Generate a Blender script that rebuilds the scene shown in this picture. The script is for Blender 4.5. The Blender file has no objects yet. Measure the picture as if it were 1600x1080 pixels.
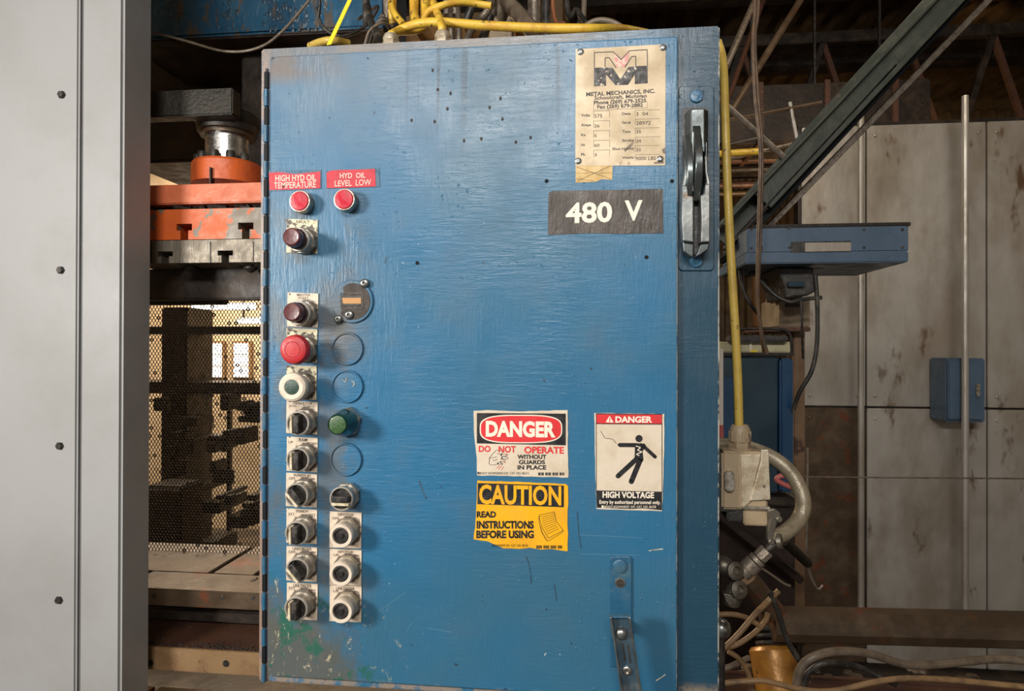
import bpy, bmesh, math, random
from mathutils import Vector, Matrix
rnd = random.Random(7)
S = bpy.context.scene
COL = S.collection
PI = math.pi

# ---------------------------------------------------------------- camera
F = 1000.0                                   # focal length in pixels of a 1600 px wide frame
CAM = Vector((0.14379737, -0.89871722, 1.52483121))
YAW, PIT, ROL = 0.10951513, 0.00409348, 0.00240461
fw = Vector((-math.sin(YAW)*math.cos(PIT), math.cos(YAW)*math.cos(PIT), math.sin(PIT)))
rt0 = Vector((math.cos(YAW), math.sin(YAW), 0)); up0 = rt0.cross(fw)
rt = rt0*math.cos(ROL)+up0*math.sin(ROL); up = up0*math.cos(ROL)-rt0*math.sin(ROL)
cd = bpy.data.cameras.new('camera'); cam = bpy.data.objects.new('camera', cd); COL.objects.link(cam)
cd.sensor_width = 36; cd.lens = 36*F/1600; cd.clip_start = 0.02; cd.clip_end = 60
M = Matrix((rt, up, -fw)).transposed().to_4x4(); M.translation = CAM
cam.matrix_world = M
S.camera = cam
# ---------------------------------------------------------------- world, lights, exposure
S.view_settings.view_transform = 'Standard'; S.view_settings.look = 'None'
S.view_settings.gamma = 1; S.view_settings.use_curve_mapping = False
S.view_settings.exposure = 0.0
w = bpy.data.worlds.new('world'); S.world = w; w.use_nodes = True
w.node_tree.nodes['Background'].inputs[0].default_value = (1.0, 0.95, 0.88, 1)
w.node_tree.nodes['Background'].inputs[1].default_value = 0.30
def area(name, loc, target, sx, sy, power, color):
    l = bpy.data.lights.new(name, 'AREA'); l.shape = 'RECTANGLE'; l.size = sx; l.size_y = sy
    l.energy = power; l.color = color
    o = bpy.data.objects.new(name, l); COL.objects.link(o); o.location = loc
    o.rotation_euler = (Vector(target)-Vector(loc)).to_track_quat('-Z', 'Y').to_euler()
    return o
area('shop_lamp', (-1.65, -1.5, 1.93), (-.02, 0, 1.30), .42, .42, 50, (1, .96, .9))
area('overhead_lamp', (-.1, -3.0, 3.05), (0, 0, 1.7), 1.7, .30, 82, (1, .97, .93))
area('roof_lamp', (1.6, 2.6, 1.9), (1.5, 3.0, 3.7), .5, .5, 15, (1, .72, .42))
area('hall_lamp', (-2.3, 3.0, 3.0), (-1.5, 4.2, 1.0), 1.6, .8, 210, (1, .85, .65))
area('bay_lamp', (1.3, 1.0, 3.1), (1.6, 2.2, 1.2), .8, .3, 8, (1, .84, .64))

# ---------------------------------------------------------------- helpers
def P(px, py, Y):
    "point on the plane y=Y of the shop seen at a given pixel of the photograph"
    d = fw*F + rt*(px-800) + up*(540-py)
    return CAM + d*((Y-CAM.y)/d.y)
def newmesh(name, vs, fs): 
    me = bpy.data.meshes.new(name); me.from_pydata([tuple(v) for v in vs], [], fs); return me
def smooth(me, ang=35):
    me.polygons.foreach_set('use_smooth', [True]*len(me.polygons)); me.set_sharp_from_angle(angle=math.radians(ang)); me.update()
class G:
    "collects shapes, then links them as one mesh object"
    def __init__(s): s.bm = bmesh.new()
    def add(s, vs, fs):
        b = [s.bm.verts.new(v) for v in vs]
        for f in fs:
            try: s.bm.faces.new([b[i] for i in f])
            except ValueError: pass
        return b
    def box(s, a, b, bev=0.0, jit=0):
        x0,y0,z0 = a; x1,y1,z1 = b
        if x0>x1: x0,x1=x1,x0
        if y0>y1: y0,y1=y1,y0
        if z0>z1: z0,z1=z1,z0
        t = bmesh.new()
        vs = [t.verts.new(v) for v in ((x0,y0,z0),(x1,y0,z0),(x1,y1,z0),(x0,y1,z0),(x0,y0,z1),(x1,y0,z1),(x1,y1,z1),(x0,y1,z1))]
        for f in ((3,2,1,0),(4,5,6,7),(0,1,5,4),(1,2,6,5),(2,3,7,6),(3,0,4,7)): t.faces.new([vs[i] for i in f])
        if bev: bmesh.ops.bevel(t, geom=t.edges[:], offset=bev, segments=2, affect='EDGES', clamp_overlap=True)
        s.merge(t); return s
    def merge(s, t, M=None):
        if M is not None: t.transform(M)
        mp = {}
        for v in t.verts: mp[v] = s.bm.verts.new(v.co)
        for f in t.faces: 
            try: s.bm.faces.new([mp[v] for v in f.verts])
            except ValueError: pass
        t.free()
    def bar(s, a, b, wx, wz, bev=0, roll=0):
        "rectangular bar from a to b"
        a = Vector(a); b = Vector(b); L = (b-a).length
        q = (b-a).to_track_quat('Z', 'Y')
        g = G(); g.box((-wx/2,-wz/2,0),(wx/2,wz/2,L),bev)
        s.merge(g.bm, Matrix.Translation(a) @ (q.to_matrix().to_4x4()) @ Matrix.Rotation(roll,4,'Z')); return s
    def lathe(s, prof, n=36, c=(0,0,0), axis=(0,-1,0), start=0, caps=True, rx=1, ru=1, squash=None):
        "profile (radius, distance along the axis)"
        ax = Vector(axis).normalized()
        u = Vector((1,0,0)) if abs(ax.x) < .9 else Vector((0,0,1))
        u = (u-ax*u.dot(ax)).normalized(); v = ax.cross(u)
        c = Vector(c); rows = []
        for r, d in prof:
            rows.append([s.bm.verts.new(c+ax*d+(u*math.cos(start+2*PI*i/n)*rx+v*math.sin(start+2*PI*i/n)*ru)*max(r,1e-5)) for i in range(n)])
        for a, b in zip(rows, rows[1:]):
            for i in range(n):
                j = (i+1) % n; s.bm.faces.new((a[i], a[j], b[j], b[i]))
        if caps:
            s.bm.faces.new(rows[0][::-1]); s.bm.faces.new(rows[-1])
        return s
    def tube(s, pts, r, n=10, sub=6, caps=True, rib=0):
        pts = [Vector(p) for p in pts]
        if len(pts) > 2 and sub > 1:
            q = []; e = [2*pts[0]-pts[1]]+pts+[2*pts[-1]-pts[-2]]
            for i in range(1, len(e)-2):
                for k in range(sub):
                    t = k/sub; a,b,c,d = e[i-1:i+3]
                    q.append(.5*((2*b)+(c-a)*t+(2*a-5*b+4*c-d)*t*t+(3*b-a-3*c+d)*t**3))
            q.append(pts[-1]); pts = q
        T = [(pts[min(i+1,len(pts)-1)]-pts[max(i-1,0)]).normalized() for i in range(len(pts))]
        u = T[0].orthogonal().normalized(); rows = []
        for i, p in enumerate(pts):
            u = (u-T[i]*u.dot(T[i])).normalized(); v = T[i].cross(u)
            rr = (r(i/(len(pts)-1)) if callable(r) else r)*(1+(rib if i % 2 else -rib))
            rows.append([s.bm.verts.new(p+(u*math.cos(2*PI*k/n)+v*math.sin(2*PI*k/n))*rr) for k in range(n)])
        for a, b in zip(rows, rows[1:]):
            for i in range(n): s.bm.faces.new((a[i], a[(i+1)%n], b[(i+1)%n], b[i]))
        if caps: s.bm.faces.new(rows[0][::-1]); s.bm.faces.new(rows[-1])
        return s
    def prism(s, pts, off):
        "closed outline of 3-D points pushed by the vector off"
        pts = [Vector(p) for p in pts]; off = Vector(off); n = len(pts)
        a = [s.bm.verts.new(p) for p in pts]; b = [s.bm.verts.new(p+off) for p in pts]
        s.bm.faces.new(a[::-1]); s.bm.faces.new(b)
        for i in range(n): s.bm.faces.new((a[i], a[(i+1)%n], b[(i+1)%n], b[i]))
        return s
    def ball(s, c, r, sq=(1,1,1), u=20, v=10):
        t = bmesh.new(); bmesh.ops.create_uvsphere(t, u_segments=u, v_segments=v, radius=r)
        s.merge(t, Matrix.Translation(Vector(c)) @ Matrix.Diagonal((*sq,1))); return s
    def build(s, name, m, parent=None, sm=35, local=False, bev=0, solid=0):
        bmesh.ops.recalc_face_normals(s.bm, faces=s.bm.faces[:])
        me = bpy.data.meshes.new(name); s.bm.to_mesh(me); s.bm.free(); me.materials.append(m)
        if sm: smooth(me, sm)
        o = bpy.data.objects.new(name, me); COL.objects.link(o)
        if bev:
            b = o.modifiers.new('bevel', 'BEVEL'); b.width = bev; b.segments = 2; b.limit_method = 'ANGLE'
        attach(o, parent, local); return o
WL = {}
def attach(o, parent, local=False):
    if parent is not None:
        o.parent = parent
        if not local: o.location = -WL[parent.name]
        WL[o.name] = WL[parent.name] if local else Vector((0,0,0))
    else: WL[o.name] = Vector((0,0,0))
def tag(o, label=None, cat=None, group=None, kind=None):
    if label: o['label'] = label
    if cat: o['category'] = cat
    if group: o['group'] = group
    if kind: o['kind'] = kind
    return o
def thing(name, label, cat, loc, group=None):
    o = bpy.data.objects.new(name, None); o.empty_display_size = .02; COL.objects.link(o); o.location = loc
    WL[o.name] = Vector(loc); return tag(o, label, cat, group)

# ---------------------------------------------------------------- materials
class N:
    def __init__(s, name):
        s.m = bpy.data.materials.new(name); s.m.use_nodes = True; s.t = s.m.node_tree; s.n = s.t.nodes
        s.b = s.n['Principled BSDF']; s.co = s.n.new('ShaderNodeTexCoord').outputs['Object']
        s.sep = None
    def L(s, a, b): s.t.links.new(a, b)
    def put(s, inp, v):
        if hasattr(v, 'links'): s.L(v, inp)
        else: inp.default_value = (*v, 1) if isinstance(v, tuple) and len(v) == 3 and inp.type == 'RGBA' else v
    def xyz(s):
        if not s.sep:
            n = s.n.new('ShaderNodeSeparateXYZ'); s.L(s.co, n.inputs[0]); s.sep = n.outputs
        return s.sep
    def math(s, op, a, b=0.0, clamp=False):
        n = s.n.new('ShaderNodeMath'); n.operation = op; n.use_clamp = clamp
        s.put(n.inputs[0], a); s.put(n.inputs[1], b); return n.outputs[0]
    def noise(s, sc=5, det=4, rough=.55, stretch=(1,1,1), dist=0, off=(0,0,0), rot=(0,0,0)):
        mp = s.n.new('ShaderNodeMapping'); s.L(s.co, mp.inputs[0]); mp.inputs['Scale'].default_value = stretch
        mp.inputs['Location'].default_value = off; mp.inputs['Rotation'].default_value = rot
        n = s.n.new('ShaderNodeTexNoise'); s.L(mp.outputs[0], n.inputs['Vector']); n.inputs['Scale'].default_value = sc
        n.inputs['Detail'].default_value = det; n.inputs['Roughness'].default_value = rough; n.inputs['Distortion'].default_value = dist
        return n.outputs['Fac']
    def vor(s, sc, stretch=(1,1,1), feature='F1'):
        mp = s.n.new('ShaderNodeMapping'); s.L(s.co, mp.inputs[0]); mp.inputs['Scale'].default_value = stretch
        n = s.n.new('ShaderNodeTexVoronoi'); n.feature = feature; s.L(mp.outputs[0], n.inputs['Vector']); n.inputs['Scale'].default_value = sc
        return n.outputs['Distance']
    def ramp(s, v, a, b, x=0., y=1.):
        n = s.n.new('ShaderNodeMapRange'); n.clamp = True; n.interpolation_type = 'SMOOTHSTEP'
        s.put(n.inputs[0], v)
        for i, q in zip((1,2,3,4), (a,b,x,y)): n.inputs[i].default_value = q
        return n.outputs[0]
    def mix(s, f, a, b):
        n = s.n.new('ShaderNodeMix'); n.data_type = 'RGBA'; s.put(n.inputs[0], f); s.put(n.inputs[6], a); s.put(n.inputs[7], b); return n.outputs[2]
    def bump(s, h, d=.001, st=1., prev=None):
        n = s.n.new('ShaderNodeBump'); s.L(h, n.inputs['Height']); n.inputs['Distance'].default_value = d; n.inputs['Strength'].default_value = st
        if prev is not None: s.L(prev, n.inputs['Normal'])
        return n.outputs[0]
    def done(s, col=None, rough=None, metal=None, nrm=None, **k):
        if col is not None: s.put(s.b.inputs['Base Color'], col)
        if rough is not None: s.put(s.b.inputs['Roughness'], rough)
        if metal is not None: s.put(s.b.inputs['Metallic'], metal)
        if nrm is not None: s.L(nrm, s.b.inputs['Normal'])
        for a, v in k.items(): s.put(s.b.inputs[a.replace('_', ' ')], v)
        return s.m
def worn(name, c1, c2, rough=.5, metal=0., sc=20, lo=.45, hi=.65, bump=.0006, st=(1,1,1), c3=None, lo3=.6, hi3=.66, sc3=60, r2=None, **k):
    n = N(name); f = n.ramp(n.noise(sc, 5, .6, st), lo, hi); col = n.mix(f, c1, c2)
    if c3: col = n.mix(n.ramp(n.noise(sc3, 4, .65, st, off=(3,1,2)), lo3, hi3), col, c3)
    rr = n.ramp(n.noise(sc*2, 3), .3, .7, rough-.08, rough+.12)
    if r2 is not None: rr = n.ramp(f, 0, 1, rough, r2)
    return n.done(col, rr, metal, n.bump(n.noise(sc*5, 4, .6, st), bump), **k)
def plain(name, c, rough=.5, metal=0., **k): return N(name).done(c, rough, metal, **k)

YD = -.008
BL = (.032, .135, .285)
def blue_paint(name, kind):
    n = N(name); X, Y_, Z = n.xyz()
    big = n.noise(3.2, 3, .5, off=(1.3,0,0)); mid = n.noise(14, 5, .6)
    col = n.mix(n.ramp(big, .35, .68), (.020,.135,.265), (.034,.125,.205))
    col = n.mix(n.ramp(mid, .52, .72, 0, .3), col, (.05,.11,.17))
    # dust film toward the top
    top = n.math('MULTIPLY', n.ramp(Z, 1.70, 1.955), n.ramp(n.noise(6,4,off=(5,0,0)), .25, .65, .25, 1))
    right = n.ramp(X, .10, .17, 1, .18)
    if kind == 'door':
        col = n.mix(n.math('MULTIPLY', n.math('MULTIPLY', top, right), .62), col, (.20,.235,.26))
        rim = n.math('MULTIPLY', n.ramp(Z, 1.90, 1.93), n.ramp(X, -.17, -.26, 0, 1))
        col = n.mix(n.math('MULTIPLY', rim, n.ramp(mid, .35, .6, .3, .9)), col, (.16,.13,.11))
        # dark drips below the top edge
        dr = n.ramp(n.noise(1, 2, .4, (75, 1, 2.2), off=(.3,0,0)), .56, .62)
        dz = n.ramp(n.math('ADD', Z, n.math('MULTIPLY', n.noise(30,1), .12)), 1.86, 1.95)
        dx = n.math('MULTIPLY', n.ramp(X, -.13, -.09), n.ramp(X, .13, .10, 0, 1))
        col = n.mix(n.math('MULTIPLY', n.math('MULTIPLY', dr, dz), n.math('MULTIPLY', dx, .6)), col, (.05,.075,.10))
        # hand grime around the rows of buttons
        gx = n.math('MULTIPLY', n.ramp(X, -.13, -.205, 0, 1), n.ramp(X, -.325, -.29, .45, 1))
        gz = n.math('MULTIPLY', n.ramp(Z, 1.05, 1.12), n.ramp(Z, 1.80, 1.66, 0, 1))
        gm = n.math('MULTIPLY', n.math('MULTIPLY', gx, gz), n.ramp(n.noise(16, 5, .62, (1,1,.7)), .44, .66, 0, .72))
        col = n.mix(gm, col, (.105,.105,.095))
        zc = n.math('MULTIPLY', n.ramp(Z, 1.44, 1.50), n.ramp(Z, 1.66, 1.58, 0, 1))
        xc = n.math('MULTIPLY', n.ramp(X, -.245, -.225), n.ramp(X, -.15, -.19, 0, 1))
        col = n.mix(n.math('MULTIPLY', n.math('MULTIPLY', zc, xc), n.ramp(n.noise(22,4,off=(0,0,3)), .35, .6, .1, .7)), col, (.12,.11,.095))
        # worn lower left corner
        dxx = n.math('MULTIPLY', n.math('SUBTRACT', X, -.325), .8); dzz = n.math('SUBTRACT', Z, 1.035)
        dd = n.math('SQRT', n.math('ADD', n.math('MULTIPLY', dxx, dxx), n.math('MULTIPLY', dzz, dzz)))
        dd = n.math('ADD', dd, n.math('MULTIPLY', n.math('SUBTRACT', n.noise(18, 6, .7), .5), .16))
        col = n.mix(n.ramp(dd, .15, .085, 0, .85), col, (.10,.095,.07))
        col = n.mix(n.math('MULTIPLY', n.ramp(dd, .17, .13, 0, 1), n.ramp(n.noise(30,5,.7,off=(2,2,2)), .53, .60, 0, .9)), col, (.02,.11,.075))
        col = n.mix(n.math('MULTIPLY', n.ramp(dd, .19, .15, 0, 1), n.ramp(n.noise(46,6,.8,(1,1,.6),dist=1.5,off=(8,2,2)), .60, .64, 0, .85)), col, (.50,.44,.30))
        # edges worn to primer, rust on the hinge side
        for x0, wd, c, amt in ((P(1059,573,-.008).x-.0002,.0016,(.55,.50,.40),.8), (-.3175,.006,(.36,.27,.20),.85)):
            e = n.ramp(n.math('ABSOLUTE', n.math('SUBTRACT', X, x0)), wd, wd*.4, 0, 1)
            col = n.mix(n.math('MULTIPLY', e, n.ramp(n.noise(40,6,.7,(1,1,.5)), .42, .56, 0, amt)), col, c)
        bz = n.ramp(n.math('ADD', Z, n.math('MULTIPLY', n.noise(30,5,.7), .03)), 1.066, 1.05, 0, 1)
        col = n.mix(n.math('MULTIPLY', bz, n.ramp(n.noise(60,5,.7), .48, .58, 0, .8)), col, (.40,.34,.26))
    else:
        col = n.mix(n.math('MULTIPLY', n.ramp(Z, 1.82, 1.96), .55), col, (.14,.16,.17))
        col = n.mix(n.math('MULTIPLY', n.math('MULTIPLY', n.ramp(Z, 1.945, 1.96), n.ramp(X, .24, .1)), n.ramp(mid, .3, .6, .45, .95)), col, (.22,.19,.165))
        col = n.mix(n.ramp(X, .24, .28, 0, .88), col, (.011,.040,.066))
        for x0, wd, c, lo in ((.330,.0026,(.62,.60,.52),.44), (-.330,.018,(.33,.25,.20),.40)):
            e = n.math('MULTIPLY', n.ramp(n.math('ABSOLUTE', n.math('SUBTRACT', X, x0)), wd, wd*.45, 0, 1), n.ramp(Y_, .006, .003))
            col = n.mix(n.math('MULTIPLY', e, n.ramp(n.noise(38,6,.75,(1,1,.5)), lo, lo+.12, 0, .85)), col, c)
        e = n.math('MULTIPLY', n.ramp(X, -.308, -.318, 0, 1), n.ramp(Z, 1.35, 1.15, .25, .95))
        col = n.mix(n.math('MULTIPLY', e, n.ramp(mid, .3, .6, .35, 1)), col, (.25,.155,.11))
        e = n.ramp(Z, 1.072, 1.052, 0, 1)
        col = n.mix(n.math('MULTIPLY', e, n.ramp(n.noise(32,5,.7), .42, .56, 0, .8)), col, (.30,.22,.15))
    # chips and flecks
    col = n.mix(n.math('MULTIPLY', n.ramp(n.noise(95, 3, .6, off=(4,0,1)), .745, .765), .8), col, (.45,.50,.50))
    col = n.mix(n.math('MULTIPLY', n.ramp(n.noise(60, 2, .5, off=(9,0,1)), .755, .775), .8), col, (.02,.03,.04))
    st = n.noise(1, 4, .65, (26, 1, 190), dist=.7, rot=(0,.10,0))
    st3 = n.noise(1, 3, .6, (30, 1, 210), dist=.6, rot=(0,-.35,0), off=(5,0,2))
    st2 = n.noise(1, 4, .6, (200, 1, 28), dist=.8, off=(3,0,0), rot=(0,.08,0))
    side = n.ramp(n.noise(5,2,off=(7,0,0)), .42, .6)
    side = n.math('MAXIMUM', side, n.ramp(X, .08, .16, 0, .6)) if kind == 'door' else side
    h = n.math('ADD', n.math('MULTIPLY', n.math('ADD', st, n.math('MULTIPLY', st3, .7)), n.math('SUBTRACT', 1.05, side)), n.math('MULTIPLY', st2, side))
    h = n.math('ADD', h, n.math('MULTIPLY', n.math('MULTIPLY', n.ramp(n.noise(140,3,.6), .64, .76), 1.5), n.ramp(n.noise(9,2,off=(1,0,5)), .45, .6, .15, .9)))
    nr = n.bump(h, .0009, .65); nr = n.bump(n.noise(20,3), .0012, .6, nr)
    rough = n.ramp(mid, .3, .7, .30, .45)
    return n.done(col, rough, 0., nr, Specular_IOR_Level=.5)
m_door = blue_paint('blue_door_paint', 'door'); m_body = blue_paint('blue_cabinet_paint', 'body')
m_bluedet = worn('blue_hardware_paint', (.022,.10,.185), (.05,.12,.17), .36, 0, 25, bump=.0008, c3=(.35,.36,.32), lo3=.68, hi3=.72)
m_zincd = worn('grimy_zinc', (.16,.14,.11), (.08,.065,.05), .38, .7, 60, .42, .72, .0005)
m_zinc = worn('worn_zinc', (.46,.42,.36), (.22,.185,.14), .34, .75, 90, .42, .72, .0004, c3=(.10,.075,.05), lo3=.62, hi3=.72, sc3=120)
m_alum = worn('cast_aluminium', (.50,.43,.32), (.32,.25,.16), .42, .45, 60, .42, .7, .0005, c3=(.12,.09,.06), lo3=.66, hi3=.72, sc3=110)
m_bez = worn('white_bezel_plastic', (.70,.60,.48), (.52,.42,.31), .4, 0, 50, .4, .7, .0003, c3=(.20,.14,.09), lo3=.68, hi3=.76, sc3=90)
m_bezm = worn('polished_bezel', (.66,.61,.54), (.42,.36,.29), .26, .6, 70, .45, .75, .0002, c3=(.16,.12,.09), lo3=.68, hi3=.74, sc3=130)
m_grip = worn('rubbed_grip_steel', (.30,.31,.30), (.17,.18,.18), .30, .8, 24, .42, .62, .0002, c3=(.22,.15,.10), lo3=.60, hi3=.70, sc3=30)
m_cabdk = worn('dark_brown_cable', (.13,.075,.04), (.07,.045,.03), .42, 0, 30)
m_lever = worn('dull_forged_steel', (.17,.19,.19), (.085,.095,.095), .30, .85, 18, .42, .62, .0002, c3=(.16,.11,.07), lo3=.62, hi3=.70, sc3=30)
m_blk = plain('deep_black', (.006,.008,.010), .6, Specular_IOR_Level=.2)
m_chrome = worn('worn_chrome', (.36,.37,.36), (.20,.20,.19), .30, .9, 45, .45, .62, .0002, c3=(.14,.08,.05), lo3=.64, hi3=.70)
m_steel = worn('bright_steel', (.55,.54,.51), (.30,.28,.25), .25, .95, 60, .4, .7, .0003)
m_dsteel = worn('dark_steel', (.055,.052,.048), (.12,.095,.07), .45, .6, 30, .45, .7, .001)
m_black = worn('black_plastic', (.018,.016,.015), (.06,.05,.042), .38, 0, 90, .45, .7, .0003)
m_lensdark = worn('dark_red_lens', (.10,.022,.024), (.16,.055,.05), .30, 0, 50, .4, .7, .0002, Coat_Weight=.4)
m_collar = plain('dark_collar', (.035,.018,.018), .35)
m_red = worn('red_plastic', (.50,.022,.028), (.40,.02,.024), .42, 0, 60, .4, .7, .0002, c3=(.20,.02,.02), lo3=.70, hi3=.74)
m_redlens = worn('red_pilot_lens', (.52,.004,.026), (.40,.004,.02), .28, 0, 60, bump=.0002, Coat_Weight=.5)
m_green = worn('green_lens', (.03,.085,.025), (.055,.12,.035), .3, 0, 200, bump=.0003, Coat_Weight=.5)
m_greend = worn('green_lens_skirt', (.004,.028,.018), (.006,.05,.022), .18, 0, 40, bump=.0003, Coat_Weight=.6)
m_gdark = worn('dark_green_plastic', (.02,.05,.035), (.04,.085,.055), .4, 0, 80)
m_mark = worn('cream_paint_mark', (.66,.58,.42), (.42,.33,.20), .5, 0, 120, .42, .62, .0003, c3=(.05,.035,.02), lo3=.60, hi3=.66, sc3=180)
def plate_mat(name, cover=.62, ring=.0212, c=(.68,.56,.43)):
    n = N(name); X, Y_, Z = n.xyz()
    r = n.math('SQRT', n.math('ADD', n.math('MULTIPLY', X, X), n.math('MULTIPLY', Z, Z)))
    r = n.math('ADD', r, n.math('MULTIPLY', n.math('SUBTRACT', n.noise(90, 5, .7), .5), .016))
    col = n.mix(n.ramp(n.noise(70,4), .4, .7), c, tuple(q*.8 for q in c))
    col = n.mix(n.ramp(n.noise(85, 5, .75, off=(2,4,1)), cover, cover+.03), col, (.07,.05,.035))
    col = n.mix(n.ramp(r, ring+.001, ring-.0015, 0, .93), col, (.065,.048,.035))
    return n.done(col, .5, 0., n.bump(n.noise(200,3), .0003))
m_plate = plate_mat('cream_legend_plate'); m_plate2 = plate_mat('flaked_legend_plate',     .52, .0215, (.66,.60,.40))
m_ink = plain('dark_engraving', (.05,.035,.025), .6)
m_redlabel = worn('red_engraved_label', (.52,.006,.022), (.44,.006,.02), .45, 0, 40, bump=.0003)
m_pink = plain('pale_label_lettering', (.88,.50,.42), .5)
m_stick = worn('dirty_white_vinyl', (.68,.58,.45), (.56,.46,.33), .42, 0, 25, .42, .72, .0003, c3=(.40,.30,.19), lo3=.66, hi3=.8, sc3=30)
m_sblack = worn('black_print', (.012,.012,.013), (.03,.028,.027), .42, 0, 40, bump=.0002)
m_sred = worn('red_print', (.68,.03,.035), (.58,.028,.03), .42, 0, 40, bump=.0002)
m_syel = worn('yellow_vinyl', (.85,.42,.008), (.75,.36,.006), .42, 0, 18, bump=.0003, c3=(.48,.27,.04), lo3=.64, hi3=.75, sc3=26)
m_swhite = plain('cream_print', (.84,.74,.60), .45)
m_name = worn('aged_nameplate', (.60,.48,.315), (.46,.355,.22), .50, .05, 14, .42, .68, .0003, c3=(.30,.20,.12), lo3=.68, hi3=.76, sc3=30)
m_nameink = plain('nameplate_print', (.045,.03,.022), .5)
m_fadedred = worn('faded_red_print', (.62,.24,.22), (.72,.50,.38), .45, 0, 200, .45, .55, .0001)
m_logo = worn('flaked_black_print', (.02,.016,.014), (.03,.022,.02), .45, 0, 60, bump=.0001, c3=(.62,.50,.36), lo3=.60, hi3=.63, sc3=90)
m_tape = worn('yellowed_tape', (.62,.42,.16), (.50,.33,.12), .45, 0, 40)
m_480 = worn('grimy_black_label', (.045,.035,.028), (.085,.068,.052), .42, 0, 12, .35, .7, .0016, st=(2.4,1,.6), c3=(.01,.01,.01), lo3=.72, hi3=.74)
m_meter = worn('brown_meter_face', (.032,.022,.016), (.05,.036,.027), .6, 0, 50)
m_amber = plain('amber_window', (.52,.26,.09), .35, Coat_Weight=.3)
m_yel = worn('dirty_yellow_cable', (.66,.42,.045), (.52,.27,.03), .42, 0, 30, .42, .68, .0008, c3=(.07,.045,.02), lo3=.60, hi3=.66, sc3=45)
m_yelb = worn('yellow_cable_jacket', (.50,.35,.07), (.38,.25,.045), .4, 0, 25, .45, .7, .0006, c3=(.05,.035,.02), lo3=.66, hi3=.70, sc3=60)
m_strap = plain('bright_yellow_strap', (.85,.66,.04), .45)
m_cabblk = worn('black_cable_rubber', (.022,.02,.018), (.09,.075,.058), .42, 0, 40, .42, .75, .0006)
m_cabgry = worn('grey_cable_rubber', (.17,.13,.09), (.09,.065,.045), .42, 0, 40, .42, .75, .0006)
m_cabbrn = worn('brown_cable_rubber', (.26,.155,.07), (.13,.08,.04), .42, 0, 30, .42, .75, .0006)
m_cond = worn('conduit_metal', (.22,.18,.14), (.10,.075,.055), .38, .5, 60, .42, .7, .0008)
m_hose = worn('tan_hose', (.30,.25,.17), (.17,.13,.08), .38, .25, 60, .42, .75, .0006)
m_pblue = worn('peeling_blue_paint', (.018,.085,.16), (.03,.12,.21), .30, 0, 12, bump=.003, st=(1,1,.35), c3=(.10,.085,.07), lo3=.57, hi3=.60, sc3=14)
m_dark = worn('oily_dark_iron', (.022,.016,.012), (.055,.036,.024), .5, .3, 10, .42, .7, .002)
m_dkgreen = worn('dark_green_casting', (.018,.016,.011), (.03,.023,.015), .45, .3, 20, .42, .7, .002)
m_or = worn('orange_paint', (.62,.115,.022), (.50,.085,.02), .42, 0, 16, .4, .7, .001, c3=(.20,.09,.05), lo3=.66, hi3=.70, sc3=26)
m_or2 = worn('salmon_orange_paint', (.66,.17,.07), (.58,.13,.05), .45, 0, 16, .4, .7, .001, c3=(.25,.11,.07), lo3=.68, hi3=.74, sc3=26)
m_or3 = worn('chipped_orange_paint', (.66,.12,.018), (.58,.10,.015), .42, 0, 10, .4, .7, .001, c3=(.21,.165,.115), lo3=.56, hi3=.575, sc3=9)
m_bare = worn('scored_bare_steel', (.17,.145,.11), (.25,.21,.16), .42, .4, 20, .4, .7, .001, st=(3,1,.4), c3=(.09,.05,.03), lo3=.62, hi3=.70, sc3=24)
m_cloth = worn('oily_black_rag', (.02,.014,.012), (.05,.033,.028), .7, 0, 40, bump=.002)
m_rust = worn('rusty_bed_steel', (.085,.055,.032), (.14,.095,.058), .42, .35, 8, .4, .7, .0015, c3=(.16,.05,.022), lo3=.56, hi3=.66, sc3=9)
m_rust2 = worn('brown_rust', (.11,.05,.03), (.06,.03,.02), .45, .2, 10, .4, .7, .002, c3=(.20,.15,.12), lo3=.66, hi3=.72, sc3=22)
m_beige = worn('stained_beige_steel', (.32,.20,.10), (.22,.12,.055), .42, .15, 12, .4, .7, .0015, c3=(.12,.06,.03), lo3=.63, hi3=.68, sc3=20)
m_perf = worn('dark_perforated_steel', (.035,.026,.018), (.06,.042,.028), .5, .4, 10)
m_tan = worn('tan_painted_wall', (.55,.42,.27), (.38,.27,.16), .6, 0, 3, .35, .7, .003, c3=(.22,.15,.09), lo3=.6, hi3=.75, sc3=7)
m_brick = worn('ochre_sheet', (.16,.095,.038), (.09,.052,.022), .6, 0, 4, .35, .7, .003, c3=(.07,.045,.025), lo3=.56, hi3=.66, sc3=5)
m_galv = worn('stained_galvanised_sheet', (.50,.47,.42), (.36,.31,.25), .42, .35, 5, .36, .66, .0015, st=(1,1,.45), c3=(.16,.09,.05), lo3=.60, hi3=.72, sc3=7)
m_floor = worn('oily_concrete', (.05,.038,.028), (.09,.065,.045), .5, 0, 5, bump=.004)
m_beam = worn('dark_green_beam_paint', (.040,.046,.034), (.055,.058,.042), .42, 0, 10, bump=.001, c3=(.10,.075,.045), lo3=.66, hi3=.72, sc3=24)
m_mblue = worn('grey_blue_machine_paint', (.085,.135,.20), (.065,.11,.165), .38, 0, 8, bump=.0008, c3=(.05,.05,.05), lo3=.68, hi3=.73, sc3=30)
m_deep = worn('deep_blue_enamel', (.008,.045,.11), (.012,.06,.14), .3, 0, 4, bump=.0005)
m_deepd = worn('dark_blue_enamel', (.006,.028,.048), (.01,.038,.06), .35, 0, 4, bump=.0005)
m_cream = worn('cream_paint_band', (.55,.50,.30), (.42,.37,.22), .5, 0, 12)
m_brbox = worn('brown_case', (.30,.16,.07), (.20,.10,.045), .5, 0, 8)
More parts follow.
